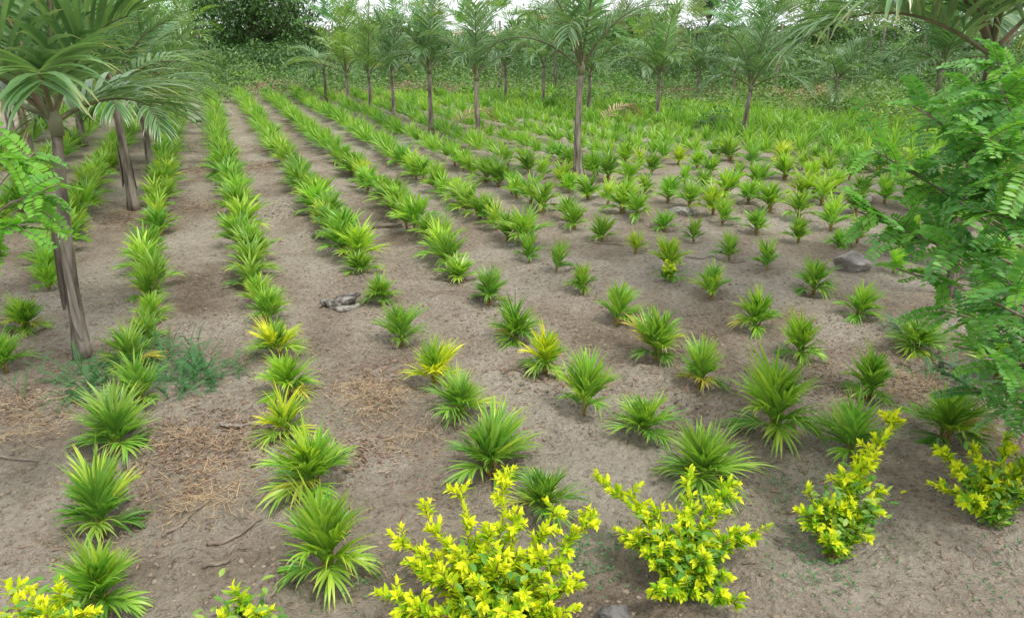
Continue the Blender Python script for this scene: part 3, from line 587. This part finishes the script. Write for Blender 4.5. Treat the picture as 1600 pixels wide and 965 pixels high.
# ------------------------------------------------------------------ golden shrubs in front
def golden(base_px, tips, label, seed, dens=1.0, leaf=.039, green=.35):
    """stems run from the root to the listed tips (photo x, y, metres nearer(-)/farther(+) than the root)"""
    rnd = random.Random(seed); b = G(on_ground(*base_px)); d0 = depth_of(b); root = empty('golden_shrub', b); st = MB(); inner = MB(); outer = MB()
    tips = list(tips); base_tips = list(tips)
    for _ in range(len(base_tips)//2 if len(base_tips) > 12 else 0):
        a, c = rnd.sample(base_tips, 2); q = rnd.uniform(.3, .7); tips.append((a[0]+(c[0]-a[0])*q, a[1]+(c[1]-a[1])*q+rnd.uniform(15, 70), a[2]+(c[2]-a[2])*q-rnd.uniform(0, .08)))
    for (px, py, dd) in tips:
        e = at_depth(px, py, d0+dd)-b; e[2] = max(e[2], .03)
        n = 10; stem = curve((rnd.uniform(-.02, .02), rnd.uniform(-.02, .02), -.01), e, np.linalg.norm(e)*.10, n, .008, rnd); tube(st, stem, np.linspace(.006, .0016, n), 5, cap=False)
        axes = [(stem, .3)]; Ls = np.linalg.norm(e)
        for k in range(int(4+Ls*19*dens)):
            u = rnd.uniform(.22, .97); f = u*(n-1); a = int(f); q = stem[a]+(stem[min(a+1, n-1)]-stem[a])*(f-a)
            dr = np.array([rnd.gauss(0, 1), rnd.gauss(0, 1), rnd.uniform(-.1, 1.2)]); dr = nrm(dr+nrm(e)*.9); tl = rnd.uniform(.024, .070)*(1.15-u*.5); tw = curve(q, q+dr*tl, .004, 5); tube(st, tw, np.linspace(.0024, .001, 5), 4, cap=False); axes.append((tw, 0))
        for ax, s0 in axes:
            ax = np.asarray(ax); tl = np.linalg.norm(ax[-1]-ax[0]); nn = max(4, int(tl*(1-s0)/.0105)); P_, D_, N2, L_, V_ = [], [], [], [], []
            for k in range(nn+3):
                u = min(1, s0+(1-s0)*k/nn); f = u*(len(ax)-1); a = min(int(f), len(ax)-2); q = ax[a]+(ax[a+1]-ax[a])*(f-a); tg = nrm(ax[a+1]-ax[a]); sd_ = nrm(np.cross(tg, [rnd.gauss(0, .3), rnd.gauss(0, .3), 1])); up = np.cross(sd_, tg); ph = k*math.pi/2+rnd.uniform(-.4, .4)
                for sg in (1, -1):
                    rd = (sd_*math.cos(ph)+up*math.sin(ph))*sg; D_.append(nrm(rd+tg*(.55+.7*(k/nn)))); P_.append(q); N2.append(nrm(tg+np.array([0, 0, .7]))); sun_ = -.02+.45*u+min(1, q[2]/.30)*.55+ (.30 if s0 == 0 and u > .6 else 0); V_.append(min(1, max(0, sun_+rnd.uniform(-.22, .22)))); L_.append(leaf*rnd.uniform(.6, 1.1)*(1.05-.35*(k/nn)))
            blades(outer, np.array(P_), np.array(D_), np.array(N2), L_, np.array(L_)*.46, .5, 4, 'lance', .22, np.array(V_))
    dens = dens*1.0
    # a skirt of older green leaves near the root
    nn = int(420*dens*green*2); spread_ = np.array([np.mean([at_depth(px, py, d0+dd)[i_]-b[i_] for px, py, dd in tips]) for i_ in range(3)])
    u = RNG.random(nn)[:, None]; P = spread_*u*.9+np.clip(RNG.normal(size=(nn, 3)), -1.3, 1.3)*np.array([.05, .05, .03])*(.5+u); P[:, 2] = np.abs(P[:, 2])+.01; D = RNG.normal(size=(nn, 3)); D[:, 2] = np.abs(D[:, 2])*.6
    blades(inner, P, D, RNG.normal(size=(nn, 3))*.3+np.array([0, 0, 1.]), leaf*(.6+.5*RNG.random(nn)), leaf*.42, .6, 4, 'lance', .2)
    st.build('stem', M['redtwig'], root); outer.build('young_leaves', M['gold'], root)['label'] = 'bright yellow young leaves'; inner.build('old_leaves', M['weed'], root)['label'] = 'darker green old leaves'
    return tag(root, label, 'shrub', 'golden leaved shrubs along the front')
golden((780, 1000), [(715, 765, .18), (660, 795, .12), (612, 835, .08), (635, 880, 0), (590, 925, -.06), (650, 950, -.12), (700, 850, .05), (790, 735, .25), (805, 800, .12), (870, 800, .15), (930, 805, .18), (860, 860, .05), (905, 915, -.05), (760, 830, .05), (740, 905, -.08), (820, 930, -.1), (690, 905, -.05), (780, 870, 0), (850, 900, 0), (900, 950, -.1), (620, 960, -.1), (800, 960, -.15)],
       'largest golden shrub at the bottom centre of the field edge', 1, 1.15)
golden((1075, 925), [(935, 748, .22), (985, 770, .18), (1020, 790, .12), (1078, 735, .25), (1140, 750, .25), (1110, 790, .12), (1200, 822, .1), (1150, 830, .06), (1060, 830, .03), (1010, 830, .05), (1095, 870, -.03), (1130, 900, -.06), (1150, 945, -.12), (1020, 925, -.1), (1075, 800, .1), (1040, 870, 0), (1010, 862, 0)],
       'golden shrub with a long shoot reaching right, beside the largest one', 2, 1.05)
golden((1300, 868), [(1402, 645, .25), (1370, 690, .18), (1345, 715, .14), (1320, 740, .1), (1262, 770, .06), (1375, 765, .08), (1370, 800, .02), (1300, 790, .03), (1330, 790, .03), (1255, 800, 0), (1300, 850, -.08)],
       'golden shrub with one tall shoot leaning right', 3, .95)
golden((1555, 812), [(1465, 702, .1), (1520, 695, .12), (1570, 682, .15), (1610, 690, .15), (1455, 755, 0), (1500, 745, .03), (1540, 730, .05), (1590, 740, .04), (1505, 785, -.05), (1550, 770, 0), (1610, 770, -.02)],
       'low rounded golden shrub at the right edge', 4, 1.0)
golden((80, 1075), [(12, 912, .1), (50, 925, .06), (95, 925, .08), (150, 955, .02), (10, 965, 0), (70, 955, -.02), (120, 960, 0), (30, 990, -.1)],
       'golden shrub cut off at the bottom left corner', 5, 1.0)
golden((385, 1040), [(372, 925, .05), (350, 958, 0), (405, 962, 0)], 'tiny golden shoot at the bottom edge, left of centre', 6, .9, green=.2)
golden((1045, 442), [(1040, 424, 0), (1052, 424, 0), (1046, 418, .02)], 'tiny yellow green sprout beneath a seedling in the sixth row', 8, 1.0, leaf=.04, green=.1)

# ------------------------------------------------------------------ feathery shrubs at the edges
def compound(mb, rb, p, d, up, L, pairs, lf, rnd, droop=.8, v0=0.):
    n = 9; pts = [np.array(p, float)]; ds = [nrm(np.array(d, float))]; dd = ds[0]
    for k in range(n-1): pts.append(pts[-1]+dd*L/(n-1)); dd = nrm(dd+np.array([0, 0, -1.])*droop/(n-1)); ds.append(dd)
    pts = np.array(pts); ds = np.array(ds); tube(rb, pts, np.linspace(.0022, .0008, n), 4, cap=False)
    S = nrm(np.cross(ds[0], up)); P_, D_, N2, L_ = [], [], [], []
    for k in range(pairs):
        u = .10+.9*k/(pairs-1); f = min(u, .999)*(n-1); a = int(f); q = pts[a]+(pts[a+1]-pts[a])*(f-a); tg = ds[a]; U = np.cross(S, tg)
        for sg in (-1, 1):
            P_.append(q); D_.append(nrm(S*sg+tg*(.35+rnd.uniform(-.1, .1))+U*rnd.uniform(-.05, .25))); N2.append(U+.28*np.array([rnd.gauss(0, 1) for _ in range(3)])); L_.append(lf*(.65+.45*math.sin(math.pi*min(1, .15+u*.75))))
    blades(mb, np.array(P_), np.array(D_), np.array(N2), L_, np.array(L_)*(.46 if lf > .02 else .2), .3, 4, 'oval', .12, np.clip(np.array([rnd.random()*.35 for _ in P_])+v0, 0, 1))
def feathery(name_label, base, stems, seed, nleaf, Lr, lf, bright=.15, pairs=13):
    rnd = random.Random(seed); root = empty('feathery_shrub', base)
    for (pts, r0, nl) in stems:
        pts = [np.asarray(q, float)-base for q in pts]; pp = []
        for a, b_ in zip(pts[:-1], pts[1:]):
            for k in range(5): pp.append(a+(b_-a)*k/5)
        pp.append(pts[-1]); pp = np.array(pp); pp[1:-1] = (pp[:-2]+pp[1:-1]*2+pp[2:])/4
        sb, fb, yb, rb = MB(), MB(), MB(), MB(); tube(sb, pp, np.linspace(r0, r0*.3, len(pp)), 6)
        for k in range(int(nl*((1.5 if pts[-1][2] > .95 else 1.15) if bright < .9 else .8))):
            u = .42+.58*((k % nl)+rnd.random())/nl; u = u if pts[-1][2] < .95 else .5+.5*u**.7; f = min(u, .999)*(len(pp)-1); a = int(f); q = pp[a]+(pp[a+1]-pp[a])*(f-a); tg = nrm(pp[min(a+1, len(pp)-1)]-pp[a])
            dr = np.array([rnd.gauss(0, 1), rnd.gauss(0, 1), rnd.uniform(-.25, .75)]); dr = nrm(dr-tg*(dr@tg)*.6+tg*.4)
            yg = u > .8 and rnd.random() < bright*2.5
            compound(yb if yg else fb, rb, q, dr, np.array([rnd.gauss(0, .35), rnd.gauss(0, .35), 1.]), Lr*rnd.uniform(.65, 1.15)*(.7 if yg else 1), pairs+rnd.randint(-3, 2), lf*rnd.uniform(.85, 1.12)*(.8 if yg else 1), rnd, rnd.uniform(.3, 1.3), rnd.random()*.5)
        br = sb.build('branch', M['twig'], root)
        if fb.n: fb.build('foliage', M['legume'] if bright < .9 else M['legume_bright'], br)
        if yb.n: yb.build('young_foliage', M['legume_bright'], br)
        rb.build('leaf_stalks', M['greentwig'], br)
    return tag(root, name_label, 'shrub')
AD = at_depth
b_ = G(on_ground(1660, 800)); 
ST = []
for (x0, y0, x1, y1, d1, nl) in [(1640, 420, 1500, 190, 2.55, 15), (1640, 420, 1365, 235, 2.6, 16), (1640, 480, 1340, 330, 2.5, 17), (1650, 520, 1400, 420, 2.45, 16), (1650, 560, 1460, 480, 2.4, 14), (1640, 330, 1560, 130, 2.35, 13), (1650, 300, 1530, 210, 2.2, 12),
                                 (1660, 400, 1545, 330, 2.15, 13), (1660, 600, 1540, 560, 2.3, 12), (1660, 640, 1590, 610, 2.2, 8), (1650, 450, 1480, 380, 2.3, 14), (1660, 360, 1600, 240, 2.1, 10), (1650, 520, 1575, 440, 2.1, 10), (1640, 400, 1430, 290, 2.9, 15), (1650, 300, 1600, 110, 2.8, 9), (1650, 350, 1440, 170, 2.9, 13), (1650, 470, 1400, 340, 3.0, 13), (1650, 560, 1500, 530, 2.7, 12), (1650, 500, 1440, 430, 2.9, 13), (1660, 380, 1500, 270, 2.9, 14), (1650, 260, 1555, 95, 2.5, 13), (1650, 300, 1500, 130, 2.7, 13), (1650, 330, 1425, 165, 2.7, 13), (1650, 300, 1560, 180, 2.5, 13), (1650, 480, 1560, 400, 2.5, 13), (1650, 640, 1520, 610, 2.6, 10), (1650, 600, 1490, 540, 2.7, 10), (1650, 660, 1540, 625, 2.7, 10), (1650, 620, 1560, 580, 2.4, 10), (1650, 400, 1520, 320, 3.0, 13), (1650, 560, 1530, 470, 3.0, 13)]:
    m1 = AD((x0+1660)/2, (y0+640)/2+40, (depth_of(b_)+d1)/2); m1[2] = max(m1[2], .3)
    ST.append(([b_+np.array([random.uniform(-.04, .04), random.uniform(-.04, .04), 0]), m1, AD(x0, y0, d1+.05), AD((x0+x1)/2, (y0+y1)/2-12, d1+.02), AD(x1, y1, d1)], .009, nl))
feathery('tall feathery leaved green shrub filling the right edge', b_, ST, 4, 0, .20, .033, .26)
b_ = G(on_ground(-60, 640)); ST = []
for (x0, y0, x1, y1, d1, nl) in [(-40, 340, 60, 235, 2.3, 10), (-40, 360, 75, 300, 2.2, 10), (-40, 400, 45, 350, 2.1, 9), (-40, 320, 10, 225, 2.1, 7), (-40, 420, 10, 400, 2.1, 6)]:
    ST.append(([b_, AD(x0, y0+140, 2.4), AD(x0, y0, d1), AD((x0+x1)/2, (y0+y1)/2-14, d1), AD(x1, y1, d1)], .008, nl))
feathery('bright green feathery leaved shrub at the left edge', b_, ST, 9, 0, .19, .036, 1.0, 10)
# low blue-green feathery weeds round the first row
mb = MB()
for (px, py, r_, n) in [(300, 590, .22, 26), (235, 560, .18, 18), (120, 610, .16, 16), (1420, 520, .10, 8), (1560, 560, .2, 18), (1500, 600, .18, 14)]:
    c = on_ground(px, py)
    for k in range(n*2):
        rnd = random; x, y = c[0]+rnd.gauss(0, r_*.5), c[1]+rnd.gauss(0, r_*.5); rb = mb
        d = (rnd.gauss(0, 1), rnd.gauss(0, 1), rnd.uniform(.3, 1.4)); pth = nrm(np.array(d)); q0 = np.array([x, y, float(gh(x, y))])
        for s_ in range(3): compound(mb, rb, q0+pth*.04*s_, nrm(pth+np.array([rnd.gauss(0, .5), rnd.gauss(0, .5), .1])), np.array([0, 0, 1.]), rnd.uniform(.08, .16), 18, .011, rnd, 1.0, rnd.random()*.5)
tag(mb.build('weeds', M['feather']), 'low fine leaved blue green weeds round the first row', 'weeds', kind='stuff')
mb = MB()
for (px, py, n) in [(905, 885, 22), (890, 850, 14), (970, 860, 16), (1230, 770, 10), (1270, 900, 14), (1260, 845, 18), (1290, 920, 8), (560, 930, 10), (1590, 860, 8), (690, 780, 4), (1240, 760, 10), (540, 660, 5), (1385, 845, 6), (1560, 930, 5)]:
    c = on_ground(px, py); n *= 5; P = np.array([c[0], c[1], 0])+RNG.normal(size=(n, 3))*np.array([.07, .07, 0]); P[:, 2] = gh(P[:, 0], P[:, 1])+np.abs(RNG.normal(size=n))*.03
    D = RNG.normal(size=(n, 3)); D[:, 2] = np.abs(D[:, 2])*.5; blades(mb, P, D, np.array([0, 0, 1.])+RNG.normal(size=(n, 3))*.3, .015, .006, .4, 3, 'oval', .1)
tag(mb.build('weeds', M['feather']), 'tiny creeping weeds scattered near the golden shrubs', 'weeds', kind='stuff')

# ------------------------------------------------------------------ stones, rubble, wood
def stone(px, py, wpx, hpx, mat, label, seed, name='stone', cat='stone', flat=1., rot=0):
    b = G(on_ground(px, py)); d = depth_of(b); w_ = wpx/F*d; h_ = hpx/F*d*1.1
    import bmesh as bm_; bm = bm_.new(); bm_.ops.create_icosphere(bm, subdivisions=4, radius=1)
    rs = np.random.default_rng(seed); pl = nrm(rs.normal(size=(13, 3))); off = rs.uniform(.5, .98, 13)
    for v in bm.verts:
        c = np.array(v.co); c = c/np.linalg.norm(c); r = 1.0
        for n_, o_ in zip(pl, off):
            dt = c@n_
            if dt > .05: r = min(r, o_/dt)
        r *= 1+.16*(vnoise(c[0]*4+seed, c[1]*4+c[2]*3)-.5)+.12*(vnoise(c[0]*11, c[2]*11+c[1]*7, seed)-.5)
        v.co = (c[0]*r*w_*.52, c[1]*r*w_*.42*flat, c[2]*r*h_*.62+h_*.35)
    me = bpy.data.meshes.new(name); bm.to_mesh(me); bm.free(); me.materials.append(mat)
    o = bpy.data.objects.new(name, me); COL.objects.link(o); o.location = b; o.rotation_euler = (0, 0, -YAW+rot); return tag(o, label, cat)
stone(1330, 425, 54, 36, M['rock'], 'pale grey angular stone between two seedlings in the seventh row', 2)
stone(357, 183, 18, 14, M['rock'], 'pale stone between the second and third seedling rows', 3)
stone(308, 192, 20, 9, M['rock'], 'flat grey stone between the first two rows', 4, rot=.4)
stone(290, 165, 15, 11, M['rock'], 'small white stone at the far end of the first row', 5)
stone(495, 372, 15, 12, M['rock'], 'small pale stone beside the third row', 6)
stone(1192, 310, 34, 16, M['rock'], 'leftmost of the three grey stones among the far right seedlings', 7)
stone(1283, 300, 36, 16, M['rock'], 'middle of the three grey stones among the far right seedlings', 8)
stone(1345, 318, 30, 16, M['rock'], 'rightmost of the three grey stones among the far right seedlings', 9)
stone(1065, 335, 40, 12, M['rock'], 'low grey stone behind the seventh row seedlings', 10)
stone(1478, 575, 34, 12, M['rock'], 'pale flat stone under the feathery shrub', 11, flat=.7)
stone(965, 965, 60, 26, M['darkrock'], 'dark stone at the bottom edge between two golden shrubs', 12)
stone(1008, 975, 36, 20, M['darkrock'], 'smaller dark stone beside the one at the bottom edge', 13)
stone(800, 385, 14, 6, M['rock'], 'small flat stone at the foot of a fifth row seedling', 14)
# broken concrete: stacked angular plates in one lump
def plate(mb, c, ax, ay, th, rot, tilt, seed):
    rs = random.Random(seed); n = 11; mat_ = Euler((tilt[0], tilt[1], rot)).to_matrix(); P = []
    for lay, (z, s) in enumerate([(-.5, .93), (-.2, 1.0), (.25, .99), (.5, .92)]):
        for k in range(n):
            a = k/n*6.283; r = 1+.16*math.sin(k*2.3+seed)+.1*math.sin(k*5.1+seed*2); v = mat_ @ Vector((math.cos(a)*ax*r*s+rs.uniform(-1, 1)*ax*.04, math.sin(a)*ay*r*s+rs.uniform(-1, 1)*ay*.05, z*th+rs.uniform(-1, 1)*th*.08)); P.append(np.array(v)+c)
    top = len(P); P.append(np.array(mat_ @ Vector((0, 0, -.5*th)))+c); P.append(np.array(mat_ @ Vector((0, 0, .52*th)))+c)
    f = [[l*n+k, l*n+(k+1) % n, (l+1)*n+(k+1) % n, (l+1)*n+k] for l in range(3) for k in range(n)]; mb.add(P, np.array(f)); b0 = mb.n-len(P)
    mb.f.append(np.array([[top, (k+1) % n, k, -1-b0] for k in range(n)]+[[top+1, 3*n+k, 3*n+(k+1) % n, -1-b0] for k in range(n)])+b0)
b_ = G(on_ground(533, 480)); mb = MB()
plate(mb, np.array([.005, .0, .018]), .10, .06, .035, .3, (.05, .03), 3); plate(mb, np.array([.022, .012, .056]), .085, .05, .020, .05, (.16, -.24), 5); plate(mb, np.array([-.08, -.012, .04]), .032, .026, .028, .9, (.1, .35), 6); plate(mb, np.array([-.03, -.035, .045]), .05, .022, .02, .2, (.3, .1), 9)
o = mb.build('broken_concrete', M['concrete'], smooth=False, loc=b_); o.rotation_euler = (0, 0, -YAW-.1); o.scale = (1.12, 1.12, 1.1); tag(o, 'heap of broken grey concrete lying between the second and third rows', 'rubble')
# log, sticks
def stick(pxa, pya, pxb, pyb, r, label, seed, mat='twig', name='stick', cat='stick', lift=.006, fl=1):
    a, c = on_ground(pxa, pya), on_ground(pxb, pyb); rnd = random.Random(seed); n = 10; q = curve(a, c, 0, n, np.linalg.norm(c-a)*.025, rnd); q[:, 2] = gh(q[:, 0], q[:, 1])+r*.7+lift*np.array([rnd.random() for _ in range(n)])
    mid = q.mean(0); mb = MB(); tube(mb, q-mid, np.linspace(r, r*.55, n)*np.array([rnd.uniform(.85, 1.15) for _ in range(n)]), 7, flat=fl); o = mb.build(name, M[mat], loc=mid); return tag(o, label, cat)
stick(326, 862, 412, 825, .008, 'longest dry stick on bare soil between the first two rows', 1)
stick(320, 898, 362, 886, .008, 'short dry stick in front of the longest stick', 2)
stick(565, 356, 628, 352, .028, 'dark weathered log lying between the third and fourth rows', 3, 'bark', 'log', 'log')
stick(345, 662, 410, 672, .014, 'pale strip of bark left of the yellowish seedling', 4, 'sheath', 'bark_strip', 'bark', fl=.35)
stick(672, 436, 712, 440, .007, 'dark twig beside the fourth row seedlings', 5)
stick(790, 592, 842, 590, .007, 'thin twig beside the yellowish seedling of the fourth row', 6)
stick(915, 382, 975, 388, .007, 'twig lying between two far seedlings of the sixth row', 7)
stick(420, 955, 452, 900, .005, 'thin twig below the front light green seedling', 8)
stick(1180, 470, 1212, 486, .008, 'stick right of a sixth row seedling', 9)
stick(1250, 455, 1318, 470, .006, 'twig in front of the pale grey angular stone', 10)
stick(1462, 912, 1485, 895, .005, 'fine pale twig on open soil at the bottom right', 11)
stick(1070, 402, 1165, 410, .006, 'long thin twig among seedlings in the middle right', 12)
stick(0, 716, 60, 722, .006, 'thin twig at the left edge beside the first row', 13)
stick(255, 845, 330, 800, .006, 'curved root piece beside the straw heap', 14)
stick(1160, 875, 1185, 880, .004, 'tiny twig right of the second golden shrub', 15)
# reddish leaf litter
mb = MB()
for (px, py, r_, n) in [(330, 690, .32, 900), (300, 720, .25, 500), (322, 262, .5, 1200), (318, 230, .7, 900), (400, 262, .4, 600), (330, 320, .35, 500), (600, 600, .25, 500), (560, 715, .16, 300), (1490, 640, .3, 700), (1300, 600, .25, 400), (60, 640, .3, 400), (1080, 640, .2, 250), (820, 590, .2, 250), (190, 345, .25, 500), (1140, 330, .4, 300), (430, 330, .3, 300), (920, 600, .2, 250), (1430, 560, .25, 400)]:
    c = on_ground(px, py); P = np.array([c[0], c[1], 0])+RNG.normal(size=(n, 3))*np.array([r_*.5, r_*.6, 0]); P[:, 2] = gh(P[:, 0], P[:, 1])+.004*RNG.random(n)+.002
    D = RNG.normal(size=(n, 3)); D[:, 2] *= .25; blades(mb, P, D, np.array([0, 0, 1.])+RNG.normal(size=(n, 3))*.5, .012+.03*RNG.random(n), .004+.008*RNG.random(n)**2, .3, 3, 'lance', .3)
tag(mb.build('litter', M['reddry']), 'reddish brown dead leaf litter in patches on the soil', 'litter', kind='stuff')
# straw heaps and scattered litter
mb = MB()
for (px, py, r_, n) in [(325, 785, .17, 330), (300, 700, .3, 250), (590, 640, .20, 330), (560, 610, .15, 200), (190, 335, .18, 260), (1425, 600, .2, 420), (1500, 640, .2, 260), (1240, 490, .12, 140), (60, 640, .3, 380), (30, 690, .2, 160), (300, 272, .5, 420), (420, 262, .4, 160), (320, 330, .4, 200), (200, 480, .3, 120), (640, 690, .15, 120), (1450, 470, .25, 200), (1130, 580, .12, 70), (900, 600, .12, 70), (1320, 640, .3, 160), (400, 720, .3, 200)]:
    c = on_ground(px, py); P = np.array([c[0], c[1], 0])+RNG.normal(size=(n, 3))*np.array([r_*.5, r_*.5, 0]); hh = .03*np.exp(-((P[:, 0]-c[0])**2+(P[:, 1]-c[1])**2)/(r_*r_*.3)); P[:, 2] = gh(P[:, 0], P[:, 1])+.004+hh*RNG.random(n)
    D = RNG.normal(size=(n, 3)); D[:, 2] *= .12; blades(mb, P, D, np.array([0, 0, 1.])+RNG.normal(size=(n, 3))*.3, .03+.08*RNG.random(n), .0028, .25, 3, 'grass', .1)
tag(mb.build('straw', M['dry']), 'pale dry straw strewn over the soil', 'straw', kind='stuff')
mb = MB(); P = np.concatenate([patch(11000, (-20, 1620), (420, 990)), patch(9000, (-20, 1620), (200, 470))]); dens = vnoise(P[:, 0]*1.7, P[:, 1]*1.7, 30); P = P[dens > .42]; n = len(P); P[:, 2] += .003
D = RNG.normal(size=(n, 3)); D[:, 2] *= .15; blades(mb, P, D, np.array([0, 0, 1.])+RNG.normal(size=(n, 3))*.35, .012+.035*RNG.random(n)**2, .003+.008*RNG.random(n)**2, .2, 2, 'oval', .15)
tag(mb.build('litter', M['litter']), 'brown leaf bits and twiglets scattered on the soil', 'litter', kind='stuff')
mb = MB(); P = np.concatenate([patch(22000, (-20, 1620), (480, 990)), patch(9000, (-20, 1620), (300, 500))]); dens = vnoise(P[:, 0]*2.3+5, P[:, 1]*2.3, 31); P = P[dens > .4]; n = len(P)
import bmesh
bm = bmesh.new(); bmesh.ops.create_icosphere(bm, subdivisions=1, radius=1); iv = np.array([v.co[:] for v in bm.verts]); ifc = np.array([[v.index for v in f.verts] for f in bm.faces]); bm.free()
sz = .0016+.009*RNG.random(n)**6; VV = iv[None]*(1+RNG.normal(size=(n, len(iv), 1))*.28)*sz[:, None, None]*np.array([1.2, 1, .75])+P[:, None]; FF = ifc[None]+np.arange(n)[:, None, None]*len(iv)
mb.add(VV.reshape(-1, 3), FF.reshape(-1, 3)); tag(mb.build('soil_clods', M['clod'], smooth=False), 'small crumbs and clods of dry soil', 'soil clods', kind='stuff')
# fallen yellow leaf on the soil
mb = MB(); b_ = G(on_ground(1407, 772), .006); blades(mb, np.zeros((1, 3)), np.array([[1, .1, .05]]), np.array([[0, 0, 1.]]), .035, .013, .2, 5, 'lance', .2, .9); tag(mb.build('fallen_leaf', M['gold'], loc=b_), 'single fallen yellow leaf on the soil left of the right edge shrub', 'leaf')
print('individual seedlings', n_ind, 'far', len(far))
